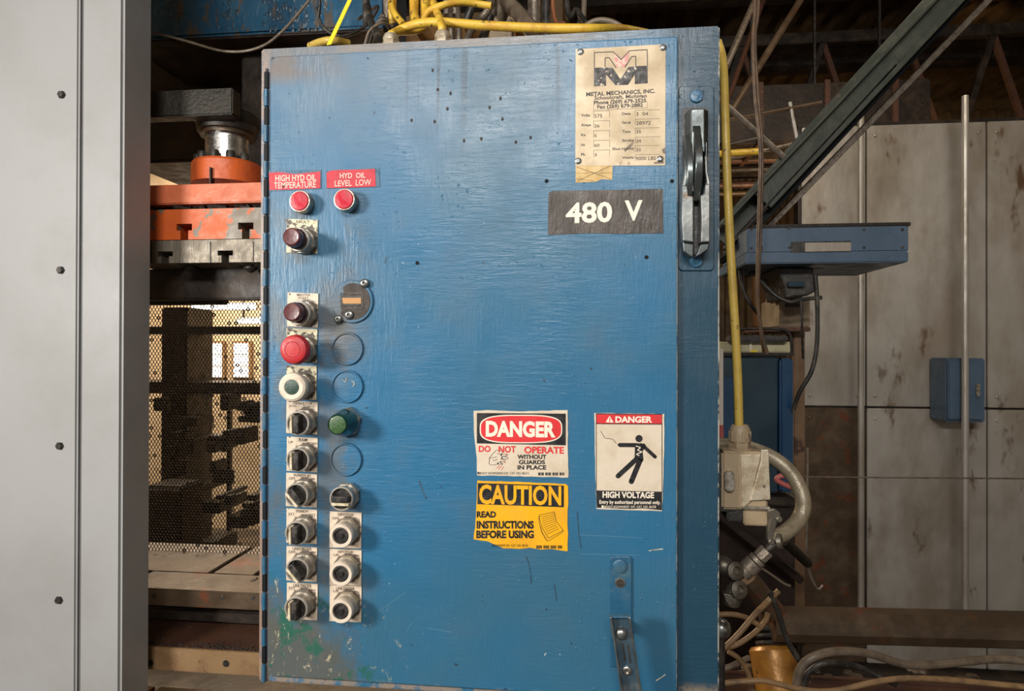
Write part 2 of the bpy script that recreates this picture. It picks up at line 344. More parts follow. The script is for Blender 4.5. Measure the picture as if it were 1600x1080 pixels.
m_slate = worn('beige_case', (.30,.225,.14), (.20,.145,.08), .5, 0, 14, c3=(.12,.09,.06), lo3=.63, hi3=.7, sc3=30)
m_ypipe = worn('rusty_yellow_pipe', (.44,.20,.035), (.30,.12,.02), .35, .2, 22, .4, .7, .001, c3=(.10,.05,.02), lo3=.60, hi3=.7, sc3=20)
m_pinkc = plain('pink_cable', (.42,.10,.09), .45); m_whitep = plain('white_pipe', (.62,.56,.50), .5)
def emis(name, c, st):
    n = N(name); n.put(n.b.inputs['Emission Color'], c); n.b.inputs['Emission Strength'].default_value = st; n.put(n.b.inputs['Base Color'], (.8,.8,.8)); return n.m
m_day = emis('daylight_pane', (1, .98, .95), 5.5); m_tubel = emis('lit_tube', (1, .97, .9), 6)

# ---------------------------------------------------------------- flat print on a plane
class Flat:
    "prints on the plane y=Y; coordinates are read off the photograph"
    def __init__(s, Y): s.Y = Y; s.g = G()
    def poly(s, pts, t=.0002):
        s.g.prism([P(x, y, s.Y) for x, y in pts], (0, t, 0)); return s
    def stroke(s, pts, wd):
        for (x0,y0),(x1,y1) in zip(pts, pts[1:]):
            dx,dy = x1-x0, y1-y0; L = math.hypot(dx,dy) or 1; nx,ny = -dy/L*wd/2, dx/L*wd/2
            s.poly([(x0+nx,y0+ny),(x1+nx,y1+ny),(x1-nx,y1-ny),(x0-nx,y0-ny)])
        return s
    def disc(s, x, y, rx, ry=None, n=28, p=1.):
        ry = ry or rx; q = []
        for i in range(n):
            a = 2*PI*i/n; c, d = math.cos(a), math.sin(a)
            q.append((x+rx*math.copysign(abs(c)**p,c), y+ry*math.copysign(abs(d)**p,d)))
        return s.poly(q)
    def ring(s, x, y, r, wd, n=28):
        return s.stroke([(x+r*math.cos(2*PI*i/n), y+r*math.sin(2*PI*i/n)) for i in range(n+1)], wd)
    def text(s, txt, x0, y0, x1, y1, bold=0., slope=0.):
        cu = bpy.data.curves.new('t', 'FONT'); cu.body = txt; cu.offset = bold; cu.resolution_u = 3
        o = bpy.data.objects.new('t', cu); me = bpy.data.meshes.new_from_object(o)
        vs = [v.co for v in me.vertices]
        if vs:
            ax, bx = min(v.x for v in vs), max(v.x for v in vs); ay, by = min(v.y for v in vs), max(v.y for v in vs)
            f = lambda v: P(x0+(v.x-ax)/(bx-ax)*(x1-x0), y1+(v.y-ay)/(by-ay)*(y0-y1)+slope*((v.x-ax)/(bx-ax)-.5)*(x1-x0), s.Y)
            s.g.add([f(v) for v in vs], [tuple(p.vertices) for p in me.polygons])
        bpy.data.objects.remove(o); bpy.data.curves.remove(cu); bpy.data.meshes.remove(me); return s
    def build(s, name, m, parent, label=None):
        o = s.g.build(name, m, parent, sm=0)
        if label: o['label'] = label
        return o
def bxp(g, x0, y0, x1, y1, Y0, Y1, bev=0.):
    "box whose front face (plane y=Y0) covers the given pixel range"
    xm, ym = (x0+x1)/2, (y0+y1)/2
    g.box((P(x0,ym,Y0).x, Y0, P(xm,y1,Y0).z), (P(x1,ym,Y0).x, Y1, P(xm,y0,Y0).z), bev); return g
def one(name, m, parent=None, bev=0., Y=None, r=None):
    g = G(); bxp(g, *r, *Y, bev); return g.build(name, m, parent)

XU = P(190, 540, .45).x                       # inner face of the press upright
XB = P(192, 540, .62).x; XD = P(192, 540, .98).x
def XL(Y): return 192.0
m_scr = plain('bared_scratch', (.12,.25,.34), .4)
m_soot = worn('soot_smear', (.018,.06,.10), (.02,.10,.18), .5, 0, 90)
# ================================================================ SETTING
def struct(o): o['kind'] = 'structure'; return o
g = G(); g.box((-4.5,-4.2,-.1),(5,5.2,0)); struct(g.build('floor', m_floor, sm=0))
# roof deck: ribbed sheet running away from the camera, with purlins
CE = struct(G().box((-4.5,-4.2,3.75),(5,5.2,3.85)).build('ceiling', m_brick, sm=0))
for k in range(34):
    x = -1.2+k*.17
    o = G().prism([(x-.05,-.2,3.75),(x-.03,-.2,3.70),(x+.03,-.2,3.70),(x+.05,-.2,3.75)], (0,5.3,0)).build('deck_rib', m_brick, CE, sm=0)
for y in (.9, 1.9, 2.9, 3.9):
    g = G(); g.box((-1.5,y-.05,3.52),(4.8,y+.05,3.54)); g.box((-1.5,y-.006,3.54),(4.8,y+.006,3.68)); g.box((-1.5,y-.05,3.68),(4.8,y+.05,3.70)); g.build('purlin', m_dark, CE, sm=0)
WB = struct(G().box((-4.5,5.1,0),(5,5.2,3.75)).build('wall_back', m_brick, sm=0))
for k in range(40):
    x = -.2+k*.12
    G().prism([(x,5.1,.3),(x+.02,5.06,.3),(x+.06,5.06,.3),(x+.08,5.1,.3)], (0,0,3.3)).build('wall_rib', m_brick, WB, sm=0)
struct(G().box((-4.6,-4.2,0),(-4.5,5.2,3.75)).build('wall_left', m_tan, sm=0))
# partition of galvanised sheets on the right
WR = struct(G().box((1.19,2.36,0),(4.2,2.42,2.62)).build('wall_right', m_dark, sm=0))
xs = [1.20, 1.50, 2.04, 2.46, 2.88, 3.30, 3.72, 4.18]
for a, b in zip(xs, xs[1:]):
    for z0, z1 in ((.02, 1.24), (1.25, 2.60)):
        g = G(); g.box((a+.004,2.345-.004*rnd.random(),z0),(b-.004,2.36,z1),.003)
        for zz in (z0+.05, z1-.05):
            for xx in (a+.04, b-.04): g.lathe([(.009,0),(.007,.004),(0.001,.006)], 10, (xx,2.343,zz))
        g.build('sheet_panel', m_rust if z0 < 1 and a < 1.4 else m_galv, WR)
struct(G().box((5,-4.2,0),(5.1,5.2,3.75)).build('wall_east', m_tan, sm=0)).name = 'wall_far_right'

# ================================================================ LEFT: the press behind the cabinet
# upper beam
press = t = thing('hydraulic_press', 'big blue and grey hydraulic press with rusty bed, left of the cabinet', 'machine', (P(300,540,.9).x,.9,0))
one('crown_beam', m_pblue, t, .006, (.95,1.2), (XL(.95),-160,600,52))
one('crown_flange', m_dark, t, .004, (.90,1.22), (XL(.9),52.5,600,57))
g = G()
for k in range(130):
    x = rnd.choice((355, 358, 440, 458, 475, 420, 500, 270))+rnd.gauss(0,8); y = rnd.uniform(-5,50); p = P(x,y,.95)
    g.ball(p, rnd.uniform(.002,.006), (1,.5,rnd.uniform(1,3)), 6, 4)
g.build('grease_lump', worn('glossy_blue_grease', (.03,.07,.11), (.07,.10,.13), .2, 0, 60), t)['kind'] = 'stuff'
t = press
one('head_casting', m_dark, t, .01, (1.23,1.6), (XL(1.25),50,520,250))
one('rear_web', m_dark, t, .01, (1.0,1.25), (375,70,520,300))
# ram assembly
def ram(cx, label, blk):
    t = thing('press_ram', label, 'machine', P(cx,250,.62))
    o = one('guide_block', m_dkgreen, t, .003, (.60,.64), blk)
    c = P(cx,200,.72); 
    zz = lambda y: P(cx,y,.72).z
    s = 1.62/1000
    g = G(); g.lathe([(48*s,zz(200)),(50*s,zz(196)),(50*s,zz(184)),(46*s,zz(181))], 40, (c.x,c.y,0), (0,0,1)); g.build('packing_flange', m_dkgreen, t)
    g = G(); g.lathe([(36*s,zz(213)),(46*s,zz(210)),(48*s,zz(200))], 40, (c.x,c.y,0), (0,0,1)); g.build('gland_ring', m_dsteel, t)
    g = G(); g.lathe([(42*s,zz(216)),(42*s,zz(211)),(38*s,zz(209))], 40, (c.x,c.y,0), (0,0,1)); g.build('wiper_ring', m_rust, t)
    g = G(); g.lathe([(34*s,zz(262)),(34*s,zz(214))], 48, (c.x,c.y,0), (0,0,1)); g.build('rod', m_steel, t)
    for a in (-2.6,-2.05,-1.5,-.95,-.45):
        x = c.x+44*s*math.cos(a); y = c.y+44*s*math.sin(a)
        g = G(); g.lathe([(7*s,zz(262)),(7*s,zz(249)),(6*s,zz(247)),(3.5*s,zz(247)),(3.5*s,zz(251))], 16, (x,y,0), (0,0,1)); g.build('socket_bolt', m_dsteel, t)
    g = G(); 
    for a in (-2.2,-1.0): g.lathe([(8*s,zz(194)),(8*s,zz(184))], 6, (c.x+52*s*math.cos(a),c.y+52*s*math.sin(a),0), (0,0,1))
    g.build('hex_bolt', m_dsteel, t)
    g = G(); g.lathe([(55*s,zz(292)),(55*s,zz(262)),(52*s,zz(258)),(30*s,zz(257))], 48, (c.x,c.y,0), (0,0,1)); g.build('clamp_flange', m_or, t)
    g = G(); g.lathe([(55.5*s,zz(292)),(55.5*s,zz(260))], 48, (c.x-.0002,c.y,0), (0,0,1)); g.bm.free()
    g = G(); bxp(g, cx-29, 261, cx-27, 291, .622, .64); g.build('split_line', m_dark, t)
    return t
ram(356, 'press ram rod with orange clamp flange beside the cabinet hinge', (215,140,363,181))
0 and ram(130, 'press ram rod with orange clamp flange far left of the cabinet', (40,140,180,181))
t = thing('upper_platen', 'salmon orange press platen plate directly below the ram flanges', 'machine', P(350,318,.6))
one('plate', m_or2, t, .003, (.60,.98), (XL(.6),286,520,317))
t = thing('oily_rag', 'black crumpled oily rag strip squeezed between two orange platens', 'rag', P(350,328,.62))
g = G(); pts = []
for k in range(30): pts.append(P(180+k*12, 323+rnd.uniform(-3,3), .63+rnd.uniform(-.012,.012)))
g.tube(pts, lambda u: .010+.004*math.sin(u*160), 9, 4, rib=.22)
g.build('cloth', m_cloth, t)
def tslot_plate(name, label, cat, m, y0, y1, Y0, Y1, slots, x0=-60, x1=520):
    "plate with inverted T slots opening downward, pieces of one extruded outline"
    t = thing(name, label, cat, P(350,y1,Y0)); h = y1-y0
    out = [(x0,y0),(x1,y0),(x1,y1)]
    for c in sorted(slots, reverse=True):
        out += [(c+6,y1),(c+6,y1-h*.30),(c+12,y1-h*.30),(c+12,y1-h*.52),(c-12,y1-h*.52),(c-12,y1-h*.30),(c-6,y1-h*.30),(c-6,y1)]
    out.append((x0,y1))
    zt, zb = P(200,y0,Y0).z, P(200,y1,Y0).z
    q = [Vector((P(x,y,Y0).x, Y0, zb+(y1-y)/h*(zt-zb))) for x, y in out]
    g = G(); g.prism(q, (0,Y1-Y0,0)); g.build('plate', m, t, sm=0)
    return t
t = tslot_plate('slotted_platen', 'chipped orange slotted platen with bare metal patches below the black rag', 'machine', m_or3, 329, 376, .60, .98, (384,288), XL(.6))
t = tslot_plate('die_plate', 'bare grey steel die plate with T slots under the chipped orange platen', 'machine', m_bare, 377, 412, .60, .98, (352,258), XL(.6))
for x in (328, 395, 235):
    g = G(); bxp(g, x, 377.5, x+1.2, 411, .5985, .603); g.build('joint_line', m_dark, t)
for x in (392, 298):
    c = P(x,414,.66); g = G(); g.lathe([(.008,0),(.008,.004),(.018,.006),(.018,.010),(.004,.020)], 20, (c.x,c.y,c.z), (0,0,-1)); g.build('button_bolt', m_dsteel, t)
t = thing('blank_holder', 'dark oily plate between the die plate and the perforated guard', 'machine', P(340,465,.75))
one('plate', m_dark, t, .004, (.70,.76), (XL(.70),419,520,468))
one('lower_lip', m_cabblk, t, .004, (.765,.80), (XL(.765),430,348,476))
# perforated guard
gp = thing('perforated_guard', 'perforated dark steel guard sheet with bright light behind it', 'guard', P(340,883,.92))
YG = .90; vs = []; fs = []
dx, dy = 5.3, 4.35
o0 = P(340,670,YG); ux = (P(341,670,YG)-o0).x; uz = (P(340,669,YG)-o0).z
row = 0; y = 466
while y < 876:
    x = 222+(dx/2 if row % 2 else 0)
    while x < 440:
        b = len(vs); cx = o0.x+(x-340)*ux; cz = o0.z+(670-y)*uz
        hexo = [(0,dy*.667),(dx/2,dy*.333),(dx/2,-dy*.333),(0,-dy*.667),(-dx/2,-dy*.333),(-dx/2,dy*.333)]
        outer = []
        for i in range(6):
            a, c = hexo[i], hexo[(i+1)%6]; outer += [a, ((a[0]+c[0])/2, (a[1]+c[1])/2)]
        rx, rz = dx*.395, dy*.56
        if rnd.random() < .035: rx *= .45; rz *= .5
        for (ox, oz) in outer:
            vs.append((cx+ox*ux, YG, cz+oz*uz))
        for (ox, oz) in outer:
            a = math.atan2(oz/dy/1.0, ox/dx); vs.append((cx+rx*math.cos(a)*ux, YG, cz+rz*math.sin(a)*uz))
        for (ox, oz) in outer:
            a = math.atan2(oz/dy/1.0, ox/dx); vs.append((cx+rx*math.cos(a)*ux, YG+.0012, cz+rz*math.sin(a)*uz))
        for i in range(12):
            j = (i+1) % 12; fs.append((b+i,b+j,b+12+j,b+12+i)); fs.append((b+12+i,b+12+j,b+24+j,b+24+i))
        x += dx
    y += dy; row += 1
me = newmesh('perforated_sheet', vs, fs); me.materials.append(m_perf); o = bpy.data.objects.new('perforated_sheet', me); COL.objects.link(o); attach(o, gp); o['kind'] = 'stuff'
one('bottom_angle', m_dark, gp, .002, (.895,.93), (XL(.9),874,500,881))
# press bed
t = press
zt = P(350,925,.62).z
g = G(); g.box((XB,.62,P(350,952,.62).z),(-.05,.74,zt),.003); g.build('front_rail', m_rust, t)
xs = [XD,-.86,-.73,-.60,-.43,-.25,-.05]
for a, b in zip(xs, xs[1:]): G().box((a+.007,.742,zt-.05),(b-.007,.98,zt),.002).build('bed_bar', m_rust, t)
G().box((XD,.745,zt-.09),(-.05,.98,zt-.055)).build('bed_base', m_dark, t)
for x, y in ((347,933),(395,934),(240,932)):
    c = P(x,y,.6195); G().lathe([(.0055,0),(.0055,.001)], 16, (c.x,c.y,c.z)).build('drilled_hole', m_cabblk, t)
one('bed_web', m_dark, t, .004, (.70,.90), (XL(.7),955,520,974))
t = thing('scrap_tray', 'rusty brown scrap shelf with drilled angle iron front below the bed', 'tray', P(350,1050,.55))
zt2 = P(350,1018,.58).z
G().box((XD,.585,zt2-.008),(-.05,.90,zt2),.002).build('shelf', m_rust2, t)
G().box((XD,.575,P(350,1052,.58).z),(-.05,.584,zt2+.002),.0015).build('angle_front', m_beige, t)
for x, y in ((353,1037),(235,1036)):
    c = P(x,y,.574); G().lathe([(.008,0),(.008,.001)], 20, (c.x,c.y,c.z)).build('drilled_hole', m_cabblk, t)
g = G()
for k in range(160):
    p = P(rnd.uniform(205,410), 1016, .59); g.ball((p.x,.59+abs(rnd.gauss(0,.012)),zt2+.001), rnd.uniform(.001,.0035), (1.4,1,.6), 5, 4)
g.build('scrap_chip', m_cloth, t)['kind'] = 'stuff'
t = thing('lower_bolster', 'lower steel bolster with dark diagonal slots at bottom left', 'machine', P(350,1080,.4))
zt3 = P(350,1052,.62).z-.10
for k in range(5):
    x = XU-.25+k*.16; G().box((x,.56,zt3-.04),(x+.145,.72,zt3),.002).build('bolster_bar', m_rust, t)
G().box((XU-.25,.56,zt3-.06),(XU+.55,.72,zt3-.042)).build('bolster_base', m_cabblk, t)
# metal chip on the bed
g = G(); g.tube([P(360,918,.68),P(380,915,.69),P(395,908,.70),P(402,903,.72)], .003, 6, 4, rib=.3); o = g.build('metal_scrap', m_chrome); tag(o, 'curled shiny metal sliver lying on the press bed beside the hinge', 'scrap')
# press upright off to the left (continues the press)
t = press
m_pale = worn('pale_grey_machine_paint', (.36,.36,.355), (.31,.305,.295), .45, 0, 4, .35, .7, .0006, c3=(.20,.18,.16), lo3=.72, hi3=.78, sc3=12)
G().box((XU-1.2,.45,0),(XU,.55,3.3),.006).build('side_frame', m_pale, t)
G().box((XU-1.2,.438,.0),(XU-.10,.449,3.2),.004).build('front_cover', m_pale, t)
for z in (2.10, 1.70, 1.30, .95):
    for xx in (XU-.14, XU-.62): G().lathe([(.009,0),(.009,.003),(.007,.006)], 6, (xx,.437,z)).build('hex_bolt', m_dsteel, t)
# things behind the guard: dark machine shapes, lit wall, windows, tube lamps
t = thing('storage_locker', 'dark locker shape seen through the left of the perforated guard', 'locker', P(250,800,2.2))
one('body', m_dark, t, .01, (2.2,2.4), (225,760,282,1000)); one('door', m_dark, t, .004, (2.18,2.2), (229,766,278,990))
t = thing('shop_machine', 'dark machine silhouette seen through the middle of the perforated guard', 'machine', P(330,650,2.6))
one('crosshead', m_dark, t, .01, (2.6,2.9), (XL(2.6)-40,598,520,616)); one('column', m_dark, t, .01, (2.62,2.9), (250,480,290,1100))
one('column', m_dark, t, .01, (2.62,2.9), (425,480,470,1100)); one('top_rail', m_dkgreen, t, .01, (2.6,2.8), (XL(2.6)-40,510,520,522))
for k in range(34):
    a, b = rnd.uniform(232,400), rnd.uniform(610,860); c, d = a+rnd.uniform(8,34), b+rnd.uniform(6,26)
    one('clutter_block', m_dark if k % 3 else m_dkgreen, t, .006, (2.5,2.5+.01*(k+1)), (a,b,c,d))
one('clutter_rack', m_dark, t, .01, (2.85,2.9), (300,640,306,1100)); one('clutter_rack', m_dark, t, .01, (2.85,2.9), (352,640,357,1100))
WT = struct(G().box((-4.4,4.2,0),(-.03,4.3,3.7)).build('wall_inner', m_tan, sm=0))
struct(G().box((-.02,1.75,0),(.06,5.1,3.7)).build('wall_lamp_block', m_brick, sm=0))  # added partition, keeps hall lamp light off the bay right of the cabinet
for k, (a, b, c, d) in enumerate(((322,536,346,590),(364,536,388,590))):
    wn = struct(one('window_%d' % (k+1), m_beige, None, .01, (4.14,4.2), (a-3,b-3,c+3,d+3)))
    for j in range(3):
        one('pane', m_day, wn, .0, (4.13,4.14), (a+1,b+1+j*18,c-1,b+17+j*18))
for k, (a, b, c, d) in enumerate(((300,477,396,483),(372,500,410,505))):
    t = thing('tube_lamp', ['long lit tube lamp seen through top of the perforated guard','short lit tube lamp behind guard next to the cabinet hinge','lit tube lamp behind guard at its far left'][k], 'lamp', P(a,b,3.4), 'tube lamps behind the perforated guard')
    one('tube', m_tubel, t, .004, (3.4,3.44), (a,b,c,d)); one('housing', m_whitep, t, .004, (3.44,3.5), (a-3,b-4,c+3,d+1)); one('hanger', m_dsteel, t, 0., (3.46,3.48), (a+8,-150,a+9.5,b))
# black cable sagging below crown
o = G().tube([P(150,40,.62),P(240,52,.66),P(290,64,.7),P(350,80,.7),P(400,76,.7),P(440,50,.72),P(492,-10,.75)], .0035, 8, 8).build('guard_cable', m_cabgry); tag(o, 'thin grey cable sagging across below the blue crown beam', 'cable')

# ================================================================ CABINET
YD = -.008
X0, X1, Z0, Z1 = -.33, .33, 1.5-.4673, 1.5+.4673
cab = thing('electrical_cabinet', 'tall worn blue steel electrical control cabinet hung beside the press', 'cabinet', (0,.14,0))
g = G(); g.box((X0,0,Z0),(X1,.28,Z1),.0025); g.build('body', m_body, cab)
G().box((-.12,.281,0),(.12,.40,1.9),.004).build('mounting_post', m_dark, cab)
a = P(420,573,YD); dl, dr = a.x, P(1059,573,YD).x; dtop, dbot = P(740,72,YD).z, P(740,1077,YD).z
g = G()
r = .012; out = []
for cx, cz, a0 in ((dr-.004,dtop-.004,0),(dl+r,dtop-r,90),(dl+r*.5,dbot+r*.5,180),(dr-.004,dbot+.004,270)):
    rr = r if a0 == 90 else (r*.5 if a0 == 180 else .004)
    for k in range(5):
        an = math.radians(a0+k*22.5); out.append((cx+rr*math.cos(an), YD, cz+rr*math.sin(an)))
g.prism(out, (0,.0085,0)); o = g.build('door', m_door, cab, sm=0, bev=.0022)
door = o
# thin seal line behind the door edge
G().box((dl-.0012,-.0012,dbot-.0012),(dr+.0016,0.0004,dtop+.0014)).build('door_gasket', m_cabblk, cab)
hx = P(414,573,-.003).x
for k in range(17):
    y = 111+k*56.2
    a, b = P(414,y,-.003).z, P(414,y+28,-.003).z
    G().box((hx-.0035,-.0035,b),(hx+.0035,.001,a),.0012).build('hinge_slot', m_blk, cab)
    c = P(414,y+55.7,-.003).z
    G().lathe([(.0030,0),(.0036,.0008),(.0036,b-c-.0012),(.0030,b-c-.0006)], 14, (hx,-.0025,c), (0,0,1)).build('hinge_knuckle', m_bluedet, cab)
G().tube([(hx,-.001,P(414,108,0).z),(hx,-.001,P(414,1036,0).z)], .0018, 8).build('hinge_pin', m_dsteel, cab)
# small screws and weld dimples on the door
for x, y in ((652,411),(1010,402),(854,283),(1050,283)):
    c = P(x,y,YD); G().lathe([(.0028,0),(.0024,.0012),(.0012,.0013),(.0012,.0004)], 12, tuple(c)).build('plugged_hole', m_blk, door)
for x, y in ((643,188),(679,190),(699,170),(785,186),(806,222),(676,110),(684,140),(704,146),(782,154),(765,168),(725,220),(752,217),(829,215),(1130-8,0)):
    if y:
        c = P(x,y,YD); G().ball(tuple(c),   .0019, (1,.5,1.4), 8, 6).build('weld_spatter', m_meter, door)
# scratches
for q in (((1014,861),(1028,859),(1036,858)),((1025,1064),(1033,1059),(1040,1054)),((592,955),(612,941),(634,926)),((905,836),(950,838),(1005,841)),((905,866),(1000,868)),((669,982),(705,988)),((633,991),(644,973))):
    f = Flat(YD-.0002); f.stroke(q, 1.5 if q[0][0] > 1010 else .45); f.build('scratch', m_mark if q[0][0] > 1010 else m_scr, door)
for q in (((902,800),(904,830),(908,858)),((822,870),(826,880),(829,895),(830,912)),((655,752),(662,772),(666,780)),((604,402),(601,412)),((866,913),(870,940))):
    f = Flat(YD-.00015); f.stroke(q, 2 if q[0][0] > 700 else 3.5); f.build('black_smear', m_soot, door)

# ================================================================ SIGNS ON THE DOOR
LY = YD-.0008
def sign(name, label, cat, c, outline, m, Y=LY, th=None, part='backing'):
    t = thing(name, label, cat, P(c[0],c[1],YD))
    g = G(); g.prism([P(x,y,Y) for x,y in outline], (0, YD-Y, 0)); g.build(part, m, t, sm=0); return t
def wobble(pts, amp=.7, step=9):
    out = []
    for (x0,y0),(x1,y1) in zip(pts, pts[1:]+pts[:1]):
        n = max(1, int(math.hypot(x1-x0,y1-y0)/step))
        for k in range(n): out.append((x0+(x1-x0)*k/n+rnd.uniform(-amp,amp)*(k>0), y0+(y1-y0)*k/n+rnd.uniform(-amp,amp)*(k>0)))
    return out
# red engraved labels
t = sign('red_label', 'red engraved label reading HIGH HYD OIL TEMPERATURE', 'label', (461,296), [(420,266),(502,265),(502,295),(421,299)], m_bluedet, LY, part='holder')
G().prism([P(x,y,LY-.0005) for x,y in [(420,270),(436,269),(460,272),(480,270),(500.5,268),(500.5,294),(460,296),(421,297)]], (0,.0005,0)).build('engraved_plate', m_redlabel, t, sm=0)
f = Flat(LY-.0009); f.text('HIGH HYD OIL', 430,273,494,283,.025,-.02); f.text('TEMPERATURE', 428,284,493.5,294,.015,-.03); f.build('lettering', m_pink, t)
t = sign('red_label', 'red engraved label reading HYD OIL LEVEL LOW', 'label', (551,294), [(509,267),(592.5,262),(593.5,292),(509.5,294.5)], m_bluedet, LY, part='holder')
G().prism([P(x,y,LY-.0005) for x,y in [(510,270),(517,266.5),(530,265.5),(560,265),(586,264),(587,291.5),(550,293),(510.5,294)]], (0,.0005,0)).build('engraved_plate', m_redlabel, t, sm=0)
f = Flat(LY-.0009); f.text('HYD  OIL', 531,270,571,278.5,.02,-.02); f.text('LEVEL  LOW', 523,281,580,290.5,.012,-.04); f.build('lettering', m_pink, t)
# danger sign
t = sign('danger_sign', 'white, black and red sticker reading DANGER DO NOT OPERATE WITHOUT GUARDS', 'sign', (814,746), wobble([(740,642),(760,641),(808,643),(887,641),(888,746.5),(745.5,743),(745,716),(741,680)],.5), m_stick)
f = Flat(LY-.0003); f.poly([(745,645.5),(884,646.5),(884,696),(745,693)]); f.build('black_panel', m_sblack, t)
f = Flat(LY-.0006); f.disc(814,670.5,64.5,22.3,56,.62); f.build('white_outline', m_swhite, t)
f = Flat(LY-.0009); f.disc(814,670.5,62.7,20.6,56,.62); f.build('red_oval', m_sred, t)
f = Flat(LY-.0012); f.text('DANGER', 759,658,868,683.5,.045,.012); f.build('lettering', m_swhite, t)
f = Flat(LY-.0004); f.text('DO', 748,696.5,766.5,706.5,.03); f.text('NOT', 779,697,806,707.5,.03); f.text('OPERATE', 819,698,881,709,.03,.01); f.build('lettering', m_sred, t)
f = Flat(LY-.0004)
f.text('WITHOUT', 808.5,710.5,853.5,717.5,.035); f.text('GUARDS', 810.5,719,851.5,725.7,.035); f.text('IN PLACE', 808.5,727,853.5,734,.035)
f.text('BRADY-SIGNMARK® DIV. CAT. NO. 86215', 748,737.5,826,741.5,.0); f.poly([(746,737.5),(748,737.5),(748,741),(746,741)])
for k in range(22):
    if k % 6 != 5: x = 841+k*1.85; f.poly([(x,738.5),(x+1.1+.5*(k%3==0),738.5),(x+1.1+.5*(k%3==0),743),(x,743)])
hand = [(764,719),(768,711),(775,704),(781,703),(786,707),(782,710),(776,709)]
for q in (hand, [(765,714),(764,725),(768,727),(782,725)], [(782,710),(790,709.5),(793,711),(791,713),(783,713)], [(783,714),(792,714),(794,716),(792,717.5),(783,717)], [(782,718),(789,719),(789,722),(782,722)], [(768,716),(776,714)], [(770,720),(777,718)]): f.stroke(q, .55)
for x, y in ((783,711),(784,716),(782,722),(778,724),(784,725)): f.disc(x,y,1.4,1.2,8)
f.build('small_print', m_sblack, t)
f = Flat(LY-.0004)
for q in (((784,727),(779,734)),((787,729),(783,735)),((781,727),(776,732)),((789,712),(793,709)),((786,720),(790,724))): f.stroke(q, .6)
f.build('red_drip', m_sred, t)
# caution sign
t = sign('caution_sign', 'torn yellow sticker reading CAUTION READ INSTRUCTIONS BEFORE USING', 'sign', (814,861), wobble([(746,751),(800,753),(884,756.5),(887.5,760),(887,861.5),(860,858),(845,859),(828,856),(812,858),(787,857),(762,846),(740,843),(743,815),(745,780)],.6), m_syel)
f = Flat(LY-.0003); f.poly([(746.5,755),(881,759),(881,792.8),(746,788)]); f.build('black_panel', m_sblack, t)
f = Flat(LY-.0006); f.text('CAUTION', 748.5,758.3,877,789.3,.03,.02); f.build('lettering', m_syel, t)
f = Flat(LY-.0004); f.text('READ', 744.8,799,775,809,.045); f.text('INSTRUCTIONS', 744.8,814,834,826.5,.045); f.text('BEFORE USING', 744.2,829,834,841.5,.045)
f.text('SIGNMARK® DIV. CAT. NO. 86756', 768,850.5,825,854.5,0)
for k in range(22):
    if k % 6 != 5: x = 838+k*1.85; f.poly([(x,852.5),(x+1.2,852.5),(x+1.2,857.5),(x,857.5)])
pg = [(843,805),(866,800),(869,815),(880,829),(857,841),(848,827),(843,812),(843,805)]
f.build('lettering', m_sblack, t); f = Flat(LY-.0004)
f.stroke(pg, .6); f.stroke([(842,806),(842,815),(847,832),(856,846),(879,832),(880,829)], .5); f.stroke([(842,815),(846,832),(854,846)], .4)
for k in range(9):
    u = k/9; x0 = 846+11*u*u; y0 = 808+30*u; f.stroke([(x0,y0),(x0+21-3*u, y0-5.5-3*u)], .45)
f.build('paper_drawing', m_sblack, t)['kind'] = 'stuff'
# high voltage sign
t = sign('high_voltage_sign', 'white sticker with red DANGER band and electrocuted figure reading HIGH VOLTAGE', 'sign', (983,798), wobble([(928.5,645.5),(1038,647),(1038,700),(1036,760),(1034.5,799),(932,795.5),(930,730)],.4), m_stick)
f = Flat(LY-.0003); f.poly([(931,646),(1034.8,647),(1034.4,663.7),(931.5,662.8)])
f.poly([(931.5,766.5),(1034.5,768.5),(1034.3,797.5),(1005,794.5),(985,795.5),(932.5,793.5)]); f.stroke([(931.6,660),(931.8,770)], 1); f.stroke([(1034.3,660),(1034.4,770)], 1)
f.disc(998.4,685.5,5.6)
f.poly([(968,692.3),(994,692.5),(1007,693.6),(1008,700),(1004,705),(1005.5,719),(1003.5,722),(991.5,716),(992,699),(968,698.8),(965,696),(965.3,693.5)])
f.stroke([(1005,697),(1023.5,714)], 5.6); f.disc(1023.5,714,2.8); f.poly([(1000,692.6),(1007.5,693.6),(1010,698),(1003,702)])
f.stroke([(996,716),(965.7,744)], 7.6); f.disc(965.7,744,3.8); f.stroke([(1001,717),(986.5,752.5)], 8.2); f.disc(986.5,752.5,4.1)
f.stroke([(938.5,673.5),(945,684.8),(957,686.2),(963,693)], .7)
f.build('black_figure', m_sblack, t)
f = Flat(LY-.0006); f.poly([(932.3,647.5),(1034,648.2),(1034,662.2),(932.5,661.5)]); f.build('red_band', m_sred, t)
f = Flat(LY-.0009); f.text('DANGER', 961.5,650.6,1019,660.8,.04);  f.text('HIGH VOLTAGE', 941.5,768.6,1022,778.6,.035,.01)
f.text('Entry by authorized personnel only.', 936.5,782,1032,789.5,.02,.008); f.text('■BRADY-SIGNMARK®  DIV. CAT. NO. 86258', 940,790,1025,794,0)
f.build('lettering', m_swhite, t)
f = Flat(LY-.0009); f.poly([(952.5,650),(958.8,660.5),(946.2,660)]); f.build('warning_triangle', m_swhite, t)
f = Flat(LY-.0006); f.stroke([(993.5,697),(1001,699.5),(996,703.5),(1003,706.5),(994,710),(999,712)], 1.2); f.build('spark', m_swhite, t)
f = Flat(LY-.0012); f.text('!', 951.8,653,953.4,659.5,.05); f.build('warning_mark', m_sred, t)
